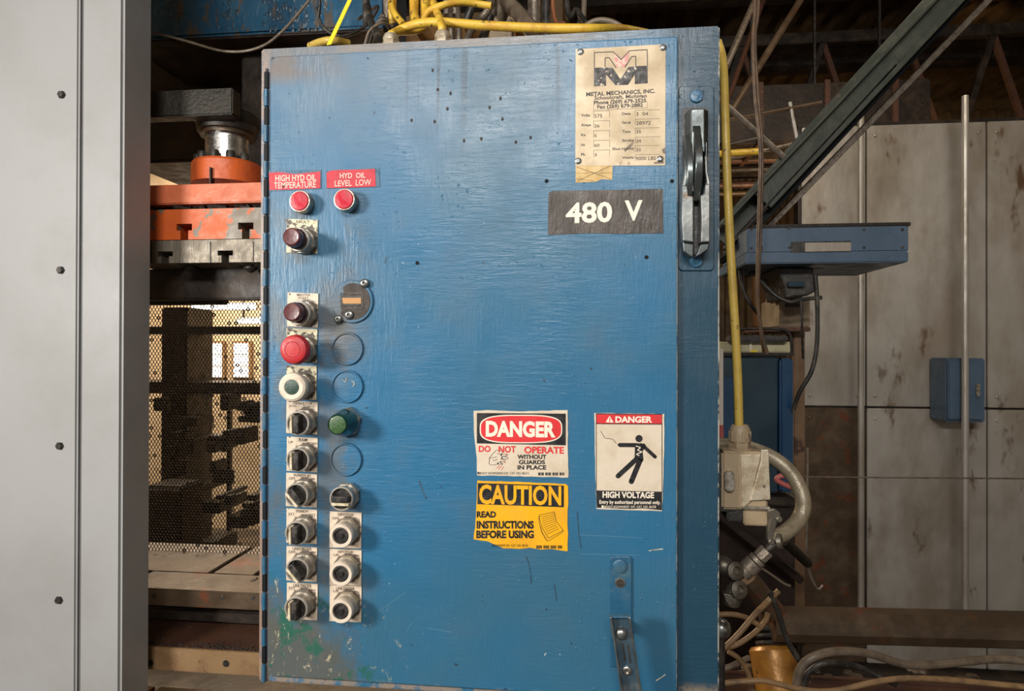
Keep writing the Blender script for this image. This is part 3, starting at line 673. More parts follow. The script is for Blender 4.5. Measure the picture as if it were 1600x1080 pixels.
# nameplate
q = lambda x, y: (840+x/3.273, 50+y/3.273)
t = sign('nameplate', 'cream metal nameplate reading METAL MECHANICS, INC. with double M emblem', 'nameplate', (970,259), [q(195,88),q(655,62),q(652,682),q(193,685)], m_name, LY)
for x, y in ((219,102),(641,80),(207,660),(626,650)):
    x, y = q(x,y); c = P(x,y,LY); G().lathe([(.0048,0),(.0044,.0012),(.0022,.0024),(.0014,.0024),(.0014,.0006)], 18, tuple(c)).build('rivet', m_chrome, t)
f = Flat(LY-.0003)
for pl in (((288,183),(350,181),(350,275),(288,277)), ((497,175),(562,172),(563,262),(497,266)),
           ((350,181),(384,184),(424,242),(464,180),(497,175),(500,212),(462,270),(398,272),(350,216))):
    f.poly([q(*p) for p in pl])
f.build('emblem', m_logo, t)
f = Flat(LY-.0003)
for pl in (((290,183),(290,105),(386,101),(428,140),(470,96),(560,90),(562,172)), ((345,182),(345,132),(366,131),(402,184)), ((502,176),(502,124),(482,125),(446,180))):
    f.stroke([q(*p) for p in pl], 1.3)
f.stroke([q(200,740/1.0) if 0 else q(288,92),q(288,100)], .6)
f.build('emblem_outline', m_nameink, t)['kind'] = 'stuff'; f = Flat(LY-.0003)
def qt(s, x0, y0, x1, y1, b=.02, sl=-.045): a = q(x0,y0); c = q(x1,y1); f.text(s, a[0], a[1], c[0], c[1], b, sl)
qt('METAL MECHANICS, INC.', 248,299,600,324,.03,-.05); qt('Schoolcraft, Michigan', 290,322,558,347); qt('Phone (269) 679-2525', 288,345,555,371,.03); qt('Fax (269) 679-2882', 305,368,538,393,.03)
for s, x0, y0, x1, y1 in (('Volts',222,418,268,433),('Amps',222,468,272,486),('Ka',222,520,245,532),('Hz',222,570,242,583),('Ph',222,619,242,634),
    ('Date',432,411,475,424),('Ser.#',432,456,475,470),('Tons',432,502,475,516),('Stroke',432,547,492,561),('Shut Height',382,590,492,607),('Weight',432,636,492,652)): qt(s,x0,y0,x1,y1,.02,-.02)
f.build('printed_text', m_nameink, t)
f = Flat(LY-.0003)
for s, x0, y0, x1, y1 in (('575',290,420,330,438),('26',290,472,316,488),('5',290,523,301,537),('60',290,572,316,587),('3',290,621,302,636),
    ('3  04',504,410,565,427),('28972',504,456,578,474),('35',504,501,528,517),('24',504,549,528,565),('20',504,594,528,610),('9000 LBS',502,637,604,655)): qt(s,x0,y0,x1,y1,0,-.02)
for y in (405,455,505,555,605):
    f.stroke([q(286,y+34),q(286,y),q(368,y-2),q(368,y+32)], .35)
for y in (400,446,492,538,582,628): f.stroke([q(499,y+30),q(499,y),q(625,y-3)], .3)
f.stroke([q(288,350),q(286,400),q(560,388),q(560,352)], .3)
f.build('stamped_values', m_ink, t)
f = Flat(LY-.0003); f.poly([q(392,108),q(426,146),q(466,102),q(462,160),q(446,178),q(405,180),q(392,150)]); f.build('emblem_centre', m_fadedred, t)
m_scrp = worn('scrape_grime', (.16,.12,.09), (.30,.24,.18), .5, 0, 120)
for pl in (((440,605),(470,575),(492,560),(486,578),(462,600),(448,612)), ((636,600),(652,592),(652,622),(640,618)), ((590,668),(612,664),(645,660),(645,672),(600,674))):
    f = Flat(LY-.0003); f.poly([q(*p) for p in pl]); f.build('dark_scrape', m_scrp, t)
t = sign('paper_tag', 'small yellowed paper tag crossed out, stuck beneath the nameplate', 'tag', (928,285), wobble([(899,258),(957,257.5),(956.5,281),(940,280),(932,284),(899.5,285.5)],.4), m_tape, YD-.0005)
f = Flat(YD-.0007); f.stroke([(901,261),(955,280)], .6); f.stroke([(954,259),(902,283)], .6); f.stroke([(899,271),(956,270)], .35); f.stroke([(900,279),(930,283)], .4); f.build('pen_mark', m_ink, t)
# 480 V
t = sign('voltage_label', 'grimy black label with large cream lettering 480 V', 'label', (946,367), wobble([(857,302),(862,298.5),(1035.5,295),(1036.5,364.5),(960,365.5),(925,364.5),(856,367)],.3), m_480, LY)
f = Flat(LY-.0004); f.text('480', 884,316,956.5,348.5,.028,-.03); f.text('V', 976,313,1004,345,.028,-.02); f.build('lettering', m_swhite, t)

# ================================================================ OPERATORS (local coordinates, axis towards -y)
def base_pt(px, py, prot):
    c = P(px, py, YD-prot); return Vector((c.x, YD, c.z))
SC = .00094
def nut_and_sleeve(t, d=.028, r=.0172, n=8, m=None):
    g = G(); g.lathe([(.0180,.0015),(.0190,.0022),(.0190,.0085),(.0178,.0100),(.0150,.0102)], n, start=PI/8); g.build('lock_nut', m or m_zinc, t, local=True)
    g = G(); g.lathe([(r-.001,.0100),(r-.001,d-.007),(r,d-.0055),(r,d-.001),(r-.001,d),(r-.0022,d),(r-.0027,d-.0012),(r-.0027,d-.006)], 40, caps=False); g.build('bezel', m or m_bezm, t, local=True)
def plate(t, base, quad, m, lines):
    T = .0016
    g = G(); pts = [P(x,y,YD)-base for x,y in quad]; g.prism([p+Vector((0,-T,0)) for p in pts], (0,T-.0001,0)); g.build('legend_plate', m, t, sm=0, local=True)
    f = Flat(YD-T-.0002)
    for s, x0, y0, x1, y1 in lines: f.text(s, x0, y0, x1, y1, .01, .02)
    if lines: f.build('lettering', m_ink, t)
def selector(name, label, px, py, ang, quad, lines, group='selector switches on the cabinet door', flat=False):
    b = base_pt(px, py, .028); t = thing(name, label, 'switch', b, group)
    if quad: plate(t, b, quad, m_plate, lines)
    nut_and_sleeve(t)
    g = G(); g.lathe([(.0147,.020),(.0147,.0225),(.0135,.0235)], 32); g.build('dial', m_black, t, local=True)
    # handle: raised bar, wedge shaped, with a cream pointer strip on its left flank
    def bar(x0, x1, z0, z1, d0, d1, tp):
        v = [(x0,-d0,z0),(x1,-d0,z0),(x1,-d0,z1),(x0,-d0,z1),(x0+tp,-d1,z0+tp),(x1-tp,-d1,z0+tp),(x1-tp,-d1,z1-tp*1.6),(x0+tp,-d1,z1-tp*1.6)]
        return v, [(3,2,1,0),(4,5,6,7),(0,1,5,4),(1,2,6,5),(2,3,7,6),(3,0,4,7)]
    R = Matrix.Rotation(ang, 4, 'Y')
    g = G(); v, fs = bar(-.0040,.0064,-.0140,.0134,.022,.0365,.0014); g.add([R@Vector(q) for q in v], fs); g.build('knob', m_black, t, local=True, bev=.0008)
    g = G(); v, fs = bar(-.0082,-.0038,-.0140,.0116,.022,.0360,.0004); g.add([R@Vector(q) for q in v], fs); g.build('pointer_strip', m_mark, t, local=True, bev=.0004)
    return t
def quad(x0, y0, x1, y1, sk=2.5): return [(x0,y0),(x1,y0+sk),(x1-.8,y1),(x0-.6,y1-sk)]
selector('selector_switch', 'black selector switch in chrome ring, plate reading OPERATOR JOG', 464.7, 661.8, 0, quad(448.5,626,497,679), [('OPERATOR',458,628.5,488,632.5),('JOG',451,633,463,637),('SCHOZ',474,633.5,492,637)])
selector('selector_switch', 'black selector switch with plate reading RAM UP DOWN', 464.7, 719, 0, quad(449,682,497,738), [('RAM',467,685,480,690),('UP',450.5,689,458,693),('DOWN',479.5,691,495,695)])
selector('selector_switch', 'black selector switch turned diagonally, plate reading PUNCH #1 OFF ON', 463, 774.5, -.72, quad(448,738.5,496,793), [('PUNCH #1',459,741,485,745.5),('OFF',451.5,745.5,461,750),('ON',485,746.5,492,750.5)])
selector('selector_switch', 'black selector switch with plate reading PUNCH EXT RET', 463, 834, 0, quad(448.5,794,496,850), [('PUNCH',463,797,481,801),('EXT',451,801.5,460,805.5),('RET',483,803,493,807.5)])
selector('selector_switch', 'black selector switch turned diagonally, plate reading UNLOADER OFF ON', 464, 892, -.72, quad(448.5,853,496,909), [('UNLOADER',457,855.5,487,860),('OFF',451,860.5,461.5,865),('ON',486,861.5,493,865.5)])
selector('selector_switch', 'black selector switch at column bottom, plate reading UNLOADER EXT RET', 462, 952, 0, quad(449,910,497,969), [('UNLOADER',458,913,487,918.5),('EXT',451.5,917,461,921.5),('RET',483,922,493.5,926.5)])
selector('selector_switch', 'black selector switch without plate, cream pointer lying horizontal', 533, 780, -PI/2, None, [])
def pushcap(name, label, px, py, prot, quad_, m, lines, kind, cat='button'):
    b = base_pt(px, py, prot); t = thing(name, label, cat, b)
    plate(t, b, quad_, m, lines)
    if kind == 'dark':
        nut_and_sleeve(t, .026)
        G().lathe([(.0138,.018),(.0150,.027),(.0148,.031),(.0130,.033)], 36).build('collar', m_collar, t, local=True)
        G().lathe([(.0128,.030),(.0131,.036),(.0131,prot-.003),(.0120,prot-.0008),(.0105,prot),(.0060,prot-.0006)], 36).build('cap', m_lensdark, t, local=True)
    elif kind == 'stop':
        nut_and_sleeve(t, .024, .0170)
        G().lathe([(.0125,.018),(.0125,.030)], 32).build('stem', m_dsteel, t, local=True)
        G().lathe([(.013,.029),(.0200,.030),(.0212,.033),(.0206,prot-.006),(.0185,prot-.0018),(.0150,prot-.0002),(.0112,prot),(.0108,prot-.0008),(.0104,prot),(.004,prot+.0004)], 48).build('mushroom_cap', m_red, t, local=True)
    elif kind == 'white':
        nut_and_sleeve(t, .020, .0170)
        G().lathe([(.014,.018),(.0165,.024),(.0205,.028),(.0210,.031),(.0195,prot-.002),(.0165,prot),(.0112,prot-.0002),(.0104,prot-.0012)], 48, caps=False).build('guard_ring', m_bez, t, local=True)
        G().lathe([(.0104,.02),(.0104,prot-.0012),(.009,prot-.0008)], 32).build('cap', m_gdark, t, local=True)
    return t
pushcap('push_button', 'dark red push button on flaking FAULT legend plate', 454.5, 370, .047, quad(449,342.5,497,396.5,1.5), m_plate2, [('FAULT',463,344.5,484,349)], 'dark')
pushcap('push_button', 'dark red push button on plate reading MASTER START', 455.5, 487.6, .047, quad(450,457,498,512,2), m_plate, [('MASTER',464,459,485,463),('START',466,464,482,468)], 'dark')
pushcap('emergency_stop_button', 'large bright red mushroom stop button on worn plate', 457, 546.5, .044, quad(448.5,513.5,496.5,567,1), m_plate2, [], 'stop')
pushcap('push_button', 'round cream ringed push button with dark green centre', 455.5, 605.5, .038, quad(448.5,571,495.5,625,1), m_plate2, [], 'white')
def ringed(label, px, py, qd, lines):
    prot = .030; b = base_pt(px, py, prot); t = thing('push_button', label, 'button', b, 'cream ringed buttons in the second column')
    plate(t, b, qd, m_plate, lines)
    G().lathe([(.0178,.0015),(.0186,.0022),(.0186,.0085),(.0176,.0100),(.0150,.0102)], 8, start=PI/8).build('lock_nut', m_alum, t, local=True)
    G().lathe([(.0165,.010),(.0165,.019),(.0172,.021),(.0172,prot-.003),(.0160,prot),(.0122,prot),(.0114,prot-.0012)], 44, caps=False).build('guard_ring', m_bez, t, local=True)
    G().lathe([(.0114,.012),(.0114,prot-.0016),(.0095,prot-.0012),(.0080,prot-.003),(.005,prot-.003),(.003,prot-.001)], 32).build('cap', m_black, t, local=True)
ringed('cream ringed black button with plate reading EJECTOR OFF ON', 532, 838, quad(516,799,565.5,857,2), [('EJECTOR',528,802.5,553,807),('OFF',519,808,529,812),('ON',554,810.5,561.5,814.5)])
ringed('cream ringed black button with plate reading EJECTOR UP DOWN', 532, 897.6, quad(516,857.5,565.5,915,2), [('EJECTOR',528,861,552,865),('UP',521.5,865.5,529,869.5),('DOWN',545,866.5,561,871)])
ringed('cream ringed black button with plate reading UNLOADER UP DOWN', 532, 956, quad(516,914,565.5,972,2), [('UNLOADER',525,918,554,922.5),('UP',521,922,529,926),('DOWN',545,924,561,928.5)])
# red pilot lamps
for lab, px, py in (('small red pilot lamp under the HIGH HYD OIL TEMPERATURE label', 467.3, 314), ('small red pilot lamp under the HYD OIL LEVEL LOW label', 537, 311.3)):
    b = base_pt(px, py, .018); t = thing('pilot_lamp', lab, 'lamp', b, 'red pilot lamps at the top of the door')
    G().lathe([(.0155,0),(.0160,.002),(.0160,.0145),(.0152,.0165),(.0138,.0168)], 40).build('housing', m_zinc, t, local=True)
    G().lathe([(.0138,.012),(.0138,.0168),(.0126,.0182),(.008,.0186)], 40).build('lens', m_redlens, t, local=True)
# green pilot
b = base_pt(526.5, 664, .040); t = thing('pilot_lamp', 'green conical pilot lamp in the second column of controls', 'lamp', b)
G().lathe([(.0205,.0),(.0222,.001),(.0222,.0085),(.0205,.0105),(.0150,.0105)], 6, start=.25).build('lock_nut', m_zinc, t, local=True)
G().lathe([(.0195,.009),(.0195,.016),(.0150,.034),(.0142,.0385),(.0128,.040),(.0122,.0385)], 44, caps=False).build('lens_skirt', m_greend, t, local=True)
G().lathe([(.0122,.03),(.0122,.0388),(.010,.0394)], 36).build('lens', m_green, t, local=True)
# blanking discs
for lab, px, py in (('painted over blue blanking disc just below the hour meter', 542.5, 545), ('painted over blue blanking disc with scuffs above the green lamp', 542.5, 604), ('painted over blue blanking disc below the green lamp', 540.5, 718)):
    b = base_pt(px, py, .0012); t = thing('blanking_disc', lab, 'cover', b, 'blue blanking discs in the second column')
    G().lathe([(.0240,0),(.0240,.0012),(.0232,.0022),(.0218,.0022),(.0208,.0012),(.004,.0016)], 48).build('disc', m_door, t)if 0 else None
    g = G(); g.lathe([(.0240,0),(.0240,.0020),(.0230,.0034),(.0216,.0034),(.0202,.0014),(.004,.0020)], 48, c=tuple(b)); g.build('disc', m_door, t)
    if py == 604:
        f = Flat(YD-.0030); f.stroke([(535,592),(537,596),(541,596),(541,590)], .8); f.stroke([(549,596),(553,597),(554,601),(551,604)], .9); f.build('scuff', m_mark, t)
# hour meter
b = base_pt(550, 471, .003); t = thing('hour_meter', 'round brown hour meter with amber window and blue paint on its left', 'meter', b)
G().lathe([(.0312,0),(.0312,.0022),(.0300,.0032),(.0290,.0032)], 56, c=tuple(b)).build('rim', m_door, t)
g = G(); out = []
for k in range(40):
    a = 2*PI*k/40; r = 28.5; x = 552+r*math.cos(a)*.93; y = 471+r*math.sin(a)
    if x < 534: x = 534+rnd.uniform(-1.4,1.4)+(2.5 if y < 460 else (-1 if y > 485 else 0))
    out.append((x,y))
f = Flat(YD-.0038); f.poly(out, .0006); f.build('face', m_meter, t)
f = Flat(YD-.0044); f.stroke([(532,458),(566,458),(566,481.5),(532,481.5),(532,458)], 1.1); f.build('window_frame', m_dsteel, t)
f = Flat(YD-.0042); f.poly([(533,462.5),(566,462.5),(566,477),(533,477)]); f.build('window_recess', m_cabblk, t)
f = Flat(YD-.0046); f.poly([(534.5,465.5),(564,465.5),(564,474.5),(536,474.5)]); f.build('window', m_amber, t)
for x, y, r in ((570,443,.0062),(529,499,.0056),(546,492.5,.0062)):
    c = P(x,y,YD-.003); G().lathe([(r*1.1,-.003),(r*1.1,.0005),(r,.003),(r*.6,.0045),(r*.42,.0045),(r*.42,.0020)], 24, tuple(c)).build('screw', m_chrome, t)

# ================================================================ LATCH on the door
m_webs = worn('worn_blue_steel', (.07,.12,.16), (.16,.18,.19), .28, .5, 30)
t = thing('latch_handle', 'swinging steel latch handle on blue backplate at door lower right', 'handle', P(969,985,YD))
g = G(); g.prism([P(x,y,YD-.003) for x,y in ((953,873),(956,870),(984,870),(987,873),(987,1043),(953,1043))], (0,.003,0)); g.build('backplate', m_bluedet, t, sm=0, bev=.0008)
c = P(969,885,YD-.003); G().lathe([(.0095,0),(.0095,.0015),(.0085,.0022),(.003,.0024)], 28, tuple(c)).build('rivet', m_bluedet, t)
c = P(969,911,YD-.003); G().lathe([(.0075,0),(.0070,.0008),(.0055,.0010),(.0055,-.001)], 24, tuple(c)).build('screw_hole', m_chrome, t)
G().lathe([(.0052,-.001),(.0052,.0006)], 20, tuple(c)).build('screw', m_dsteel, t)
G().box(tuple(c+Vector((-.004,-.0012,-.0008))), tuple(c+Vector((.004,-.0004,.0008)))).build('screw_slot', m_cabblk, t)
YL = YD-.036
A = [P(954,961,YL), P(983,961,YL), P(1008,1125,YL), P(978,1125,YL)]
G().prism(A, (0,.002,0)).build('channel_web', m_webs, t, sm=0, bev=.0006)
for a, b_ in ((A[0],A[3]),(A[1],A[2])):
    g = G(); d = (b_-a).normalized(); n_ = Vector((d.z,0,-d.x)); 
    g.prism([a-n_*.0012, a+n_*.0012, b_+n_*.0012, b_-n_*.0012], (0,-.0085,0)); g.build('channel_flange', m_chrome, t, sm=0, bev=.0006)
g = G(); g.prism([A[0], A[1], A[1]+Vector((0,0,-.002)), A[0]+Vector((0,0,-.002))], (0,-.006,0)); g.build('channel_end', m_bluedet, t, sm=0, bev=.0005)
c = P(971,989,YL); G().lathe([(.0082,0),(.0082,.002),(.0072,.0045),(.0045,.0068),(.001,.0076)], 28, tuple(c)).build('domed_rivet', m_chrome, t)
c = P(979.5,1048,YL); G().lathe([(.0060,0),(.0060,.0022),(.0045,.0032),(.0028,.0032),(.0028,.0008)], 24, tuple(c)).build('eyelet', m_steel, t)
f = Flat(YL-.0006); f.stroke([(973,1006),(977,1033)], 2.2); f.stroke([(981,1008),(985,1037)], 2.4); f.build('slot', m_cabblk, t)
G().lathe([(.007,0),(.007,.036)], 20, (P(971,989,YL).x, YD, P(971,989,YL).z)).build('pivot_pin', m_dsteel, t)

# ================================================================ DISCONNECT HANDLE on the fixed strip
YS = -.003
t = thing('disconnect_handle', 'worn chrome disconnect lever on the cabinet right hand strip', 'handle', P(1088,280,0))
def rrect(x0,y0,x1,y1,r):
    o = []
    for cx,cy,a0 in ((x1-r,y0+r,-90),(x1-r,y1-r,0),(x0+r,y1-r,90),(x0+r,y0+r,180)):
        for k in range(5): a = math.radians(a0+22.5*k); o.append((cx+r*math.cos(a), cy+r*math.sin(a)))
    return o
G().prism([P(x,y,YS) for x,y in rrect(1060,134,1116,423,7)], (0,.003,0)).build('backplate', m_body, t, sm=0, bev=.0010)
for x, y in ((1088,151),(1087.5,408)):
    c = P(x,y,YS); G().lathe([(.0088,0),(.0088,.002),(.0078,.003),(.003,.0033)], 26, tuple(c)).build('rivet', m_bluedet, t)
G().prism([P(x,y,YS-.0005) for x,y in rrect(1066,168,1107,262,5)], (0,.001,0)).build('recess', m_cabblk, t, sm=0)
# faceted upper block
def facet(x0, x1, y0, y1, d, m, name):
    a, b = P(x0,(y0+y1)/2,YS), P(x1,(y0+y1)/2,YS); zt, zb = P((x0+x1)/2,y0,YS-d).z, P((x0+x1)/2,y1,YS-d).z; w_ = b.x-a.x
    pr = [(a.x,YS,zb),(a.x,YS-d*.55,zb),(a.x+w_*.2,YS-d*.9,zb),(a.x+w_*.45,YS-d,zb),(a.x+w_*.78,YS-d,zb),(b.x,YS-d*.6,zb),(b.x,YS,zb)]
    G().prism(pr, (0,0,zt-zb)).build(name, m, t, sm=0, bev=.0012)
facet(1069.5, 1104, 170, 238, .020, m_lever, 'upper_block')
facet(1072, 1084, 205, 300, .024, m_lever, 'inner_rail'); facet(1095, 1101, 222, 296, .024, m_lever, 'inner_rail')
# curved lever blade
yz = []
for k in range(13):
    u = k/12; y = 196+u*118; dpt = .020+.022*math.sin(PI*min(1,u*1.05)); yz.append((y, dpt))
xa, xb = P(1084.5,250,YS-.03), P(1096.5,250,YS-.03)
def blade(xa, xb, th, m, name, yz):
    g = G(); top = [(YS-d, P(1090,y,YS-d).z) for y, d in yz]
    ring = [Vector((xa,y,z)) for y,z in top]+[Vector((xa,y+th,z)) for y,z in top[::-1]]
    g.prism(ring, (xb-xa,0,0)); g.build(name, m, t, sm=30, bev=.0012)
blade(xa.x, xb.x, .014, m_lever, 'lever_blade', yz)
blade(xa.x-.010, xa.x-.0015, .012, m_lever, 'lever_side', [(y+14, d*.86) for y, d in yz if y < 296])
# grip shells
def shell(out, name, d0, d1, m=m_grip):
    G().prism([P(x,y,YS-d1) for x,y in out], (0,d1-d0,0)).build(name, m, t, sm=0, bev=.0016)
shell([(1073,240),(1077,246),(1076,268),(1071,292),(1066,296),(1066,288),(1071,262)], 'grip_arm', .006, .028)
shell([(1103,240),(1105,243),(1106,268),(1110,286),(1110,296),(1105,292),(1102,268),(1101,246)], 'grip_arm', .006, .028)
shell([(1066,289),(1075,290),(1076,305),(1084,306),(1084,372),(1084.5,379),(1067,377),(1065,340)], 'grip_half', .008, .030)
shell([(1102,288),(1110,286),(1109.5,378),(1095,379),(1096,340),(1094.5,305),(1101,302)], 'grip_half', .008, .030)
shell([(1066.5,377),(1084,380),(1084,402),(1079,401),(1068,393)], 'grip_tip', .006, .024, m_lever)
shell([(1109,378),(1095,381),(1090,394),(1085,402),(1094,399),(1107,390)], 'grip_tip', .006, .024, m_lever)
shell([(1083,305),(1096,305),(1096,384),(1088,400),(1083,398)], 'grip_slot', .002, .008, m_cabblk)

# ================================================================ TOP OF CABINET: cables
ZT = Z1
def cable(name, label, pts, r, m, cat='cable', group=None, rib=0, sub=7, n=10):
    q = [P(*p) for p in pts]
    if pts[0][1] < -5: q.insert(0, Vector((q[0].x, q[0].y, 3.0))); q.insert(0, Vector((q[0].x, q[0].y, 3.74)))
    if pts[-1][1] < -5: q.append(Vector((q[-1].x, q[-1].y, 3.0))); q.append(Vector((q[-1].x, q[-1].y, 3.74)))
    o = G().tube(q, r, n, sub, rib=rib).build(name, m, sm=50); return tag(o, label, cat, group)
cable('yellow_cable', 'dirty yellow cable lying along the cabinet top edge to the right', [(604,62,.10),(625,47,.07),(655,37,.06),(690,35,.05),(760,40,.045),(850,44,.04),(930,45,.04),(975,46,.10),(1010,52,.16)], .0068, m_yel)
cable('yellow_cable', 'short yellow cable end bent over at left gland on cabinet top', [(611,54,.022),(622,49,.05),(640,48,.09),(662,42,.11),(668,20,.2)], .0062, m_yel)
cable('yellow_cable', 'yellow cable rising from right hand gland on cabinet top', [(692,50,.022),(690,40,.025),(686,26,.08),(678,5,.14),(676,-40,.18)], .0062, m_yel)
cable('yellow_cable', 'yellow cable looping down from the frame top left of glands', [(615,-30,.16),(611,0,.15),(616,20,.14),(630,38,.12)], .0055, m_yel)
cable('yellow_cable', 'yellow cable rising vertically between looped cable and conduit', [(648,-30,.16),(646,0,.16),(647,20,.15),(650,34,.12)], .0070, m_yel)
cable('yellow_cable', 'thick yellow cable dropping to the bend above right gland', [(665,-30,.17),(663,0,.17),(665,18,.16),(668,34,.12)], .0075, m_yel)
cable('yellow_cable', 'yellow cable arching over to the grey flexible conduit', [(662,32,.12),(670,18,.11),(690,9,.10),(720,4,.11),(745,6,.12),(768,9,.12)], .0055, m_yel)
cable('black_hose', 'black cable hanging left of the yellow cable loops', [(572,-30,.2),(574,10,.18),(580,35,.15),(592,60,.10)], .0065, m_cabblk)
cable('flexible_conduit', 'ribbed flexible metal conduit at the left above cabinet top', [(603,-30,.2),(606,0,.2),(609,20,.2),(614,45,.18)], .0055, m_cond, 'conduit', None, .10, 16)
for k, (x, dx_) in enumerate(((697,4),(710,3))):
    cable('flexible_conduit', ['left of two ribbed grey conduits behind the yellow cable','right of two ribbed grey conduits behind the yellow cable'][k], [(x,-40,.22),(x+dx_,0,.22),(x+dx_+3,30,.22),(x+dx_+4,66,.22)], .0060, m_cond, 'conduit', 'ribbed conduits rising from the cabinet top', .10, 16)
cable('flexible_conduit', 'ribbed conduit leaning over toward right of the glands', [(728,64,.2),(742,38,.2),(760,20,.2),(770,-5,.22),(772,-40,.25)], .0062, m_cond, 'conduit', None, .10, 16)
cable('black_hose', 'dark hose bend rising right of the leaning conduit', [(752,64,.24),(762,40,.24),(768,15,.24),(760,-5,.24),(740,8,.24),(728,35,.24)], .0075, m_cabblk)
cable('black_hose', 'thick dark rubber hose slanting down behind the yellow cable', [(780,-30,.35),(790,0,.33),(808,20,.30),(832,48,.26)], .0150, m_cabgry)
cable('pipe', 'vertical grey pipe beside the thick slanting hose', [(835,-30,.45),(835,60,.45)], .014, m_cond, 'pipe')
cable('pipe', 'vertical dark pipe right of the vertical grey pipe', [(853,-30,.5),(853,60,.5)], .010, m_cabblk, 'pipe')
cable('copper_pipe', 'thin orange copper pipe leaning above the cabinet top', [(862,-20,.5),(884,42,.45)], .0045, worn('copper', (.45,.17,.08), (.30,.11,.05), .4, .3, 30), 'pipe')
cable('black_cable', 'black cable slanting to right above cabinet top', [(884,-20,.5),(902,16,.48),(918,40,.45)], .006, m_cabblk)
cable('grey_cable', 'grey cable end arching over at right end of the yellow cable', [(904,48,.2),(930,33,.2),(955,34,.2),(980,48,.2)], .0050, m_cabgry)
cable('grey_cable', 'thin pale cable hanging above the arched cable end', [(913,-20,.5),(908,20,.5),(905,42,.5)], .006, m_cabgry)
for k in range(5):
    cable('black_cable', ['outermost','second','middle','fourth','innermost'][k]+' thin looped wire bundled above cabinet top left', [(570+k*3,70,.12+.01*k),(578+k*3,48-k*2,.12+.01*k),(598,36-k*3,.13),(612-k,44,.15),(618-k*2,60,.16)], .0022, m_cabblk if k % 2 else m_cabgry, 'cable', 'thin looped wires above the cabinet top left')
cable('black_cable', 'thin dark cable ring hanging in front of the blue beam', [(500,-20,.4),(494,12,.4),(505,42,.4),(528,56,.4),(552,52,.42),(575,36,.44),(590,10,.45),(560,30,.5)], .0035, m_cabblk)
cable('yellow_cable', 'yellow cable hump lying at left end of cabinet top', [(485,72,.10),(500,66,.08),(520,63,.07),(545,68,.09)], .0060, m_yelb)
o = G().bar(P(514,70,.03), P(514,70,.03)+(P(556,-20,.10)-P(514,70,.03))*2.2, .0085, .0012, .0004).build('yellow_strap', m_strap); tag(o, 'bright yellow flat strap rising from cabinet top left', 'strap')
for k, (x, y) in enumerate(((611,62),(692,58))):
    c = P(x, y, .022); t = thing('cable_gland', ['grey hexagonal cable gland at left on cabinet top','grey hexagonal cable gland at right on cabinet top'][k], 'gland', (c.x,.022,ZT), 'cable glands on the cabinet top')
    g = G(); g.lathe([(.0125,0),(.0140,.001),(.0140,.010),(.0120,.011)], 6); g.bm.free()
    G().lathe([(.0122,0),(.0132,.001),(.0132,.010),(.0118,.012)], 6, (c.x,.022,ZT), (0,0,1)).build('gland_nut', m_alum, t)
    G().lathe([(.0118,.011),(.0118,.016),(.0095,.021),(.0065,.022)], 24, (c.x,.022,ZT), (0,0,1)).build('gland_cap', m_alum, t)
one('tan_bracket', m_slate, None, .002, (.55,.60), (765,-420,800,70)); tag(bpy.data.objects['tan_bracket'], 'stained tan steel bracket behind the hoses above cabinet', 'bracket')

# ================================================================ RIGHT SIDE near: yellow cable, connector, hose
cable('yellow_cable', 'long yellow cable running down cabinet right side into the gland', [(1122,66,.10),(1130,100,.08),(1133,180,.06),(1137,300,.05),(1143,420,.05),(1149,520,.05),(1153,600,.05),(1155,680,.05)], .0062, m_yelb, sub=10, n=14)
t = thing('power_connector', 'stained beige cast connector housing with lever hung beside cabinet', 'connector', P(1170,820,.05))
bx = lambda r, Y, m, nm, bev=.002: one(nm, m, t, bev, Y, r)
bx((1128,706,1200,797), (.03,.09), m_slate, 'housing', .003)
G().prism([P(x,y,.0275) for x,y in ((1158,711),(1189,710),(1172,785),(1160,795))], (0,.003,0)).build('side_plate', m_alum, t, sm=0, bev=.0008)
G().prism([P(x,y,.0255) for x,y in ((1190,703),(1201,703),(1204,781),(1172,783),(1189,722))], (0,.005,0)).build('locking_lever', m_alum, t, sm=0, bev=.0008)
bx((1120,708,1152,800), (.034,.088), m_dsteel, 'rear_shell'); bx((1134,738,1148,768), (.020,.034), m_zinc, 'boss')
bx((1160,792,1205,797), (.026,.094), m_zinc, 'lip', .0015); bx((1162,797,1201,822), (.032,.086), m_slate, 'lower_housing')
bx((1136,795,1166,815), (.036,.084), m_dsteel, 'hood')
c = P(1156,706,.055)
for prof, nm, n_ in (([(.0165,0),(.0170,.001),(.0170,.005),(.0155,.006)], 'gland_base', 24), ([(.0150,.006),(.0155,.007),(.0155,.014),(.0145,.015)], 'gland_nut', 6), ([(.0150,.015),(.0152,.024),(.0140,.034),(.0110,.039),(.0068,.040)], 'gland_cap', 30)):
    G().lathe(prof, n_, tuple(c), (0,0,1)).build(nm, m_slate, t)
g = G()
for k in range(12):
    a = 2*PI*k/12; g.box((c.x+.0148*math.cos(a)-.0008, c.y+.0148*math.sin(a)-.0008, c.z+.016), (c.x+.0148*math.cos(a)+.0008, c.y+.0148*math.sin(a)+.0008, c.z+.030))
g.build('grip_rib', m_slate, t)
o = cable('curved_hose', 'thick tan hose curving round the right of the beige connector', [(1120,695,.14),(1160,698,.14),(1200,712,.14),(1230,733,.13),(1249,762,.12),(1255,790,.11),(1246,815,.10),(1222,835,.08),(1205,838,.07)], .0115, m_hose, 'hose', sub=10, n=18)
t = thing('hose_coupling', 'brass and steel hose coupling below the beige connector', 'coupling', P(1180,880,.08))
ax = (P(1212,845,.06)-P(1150,905,.06)).normalized(); c0 = P(1152,905,.06)
s = .96/1000
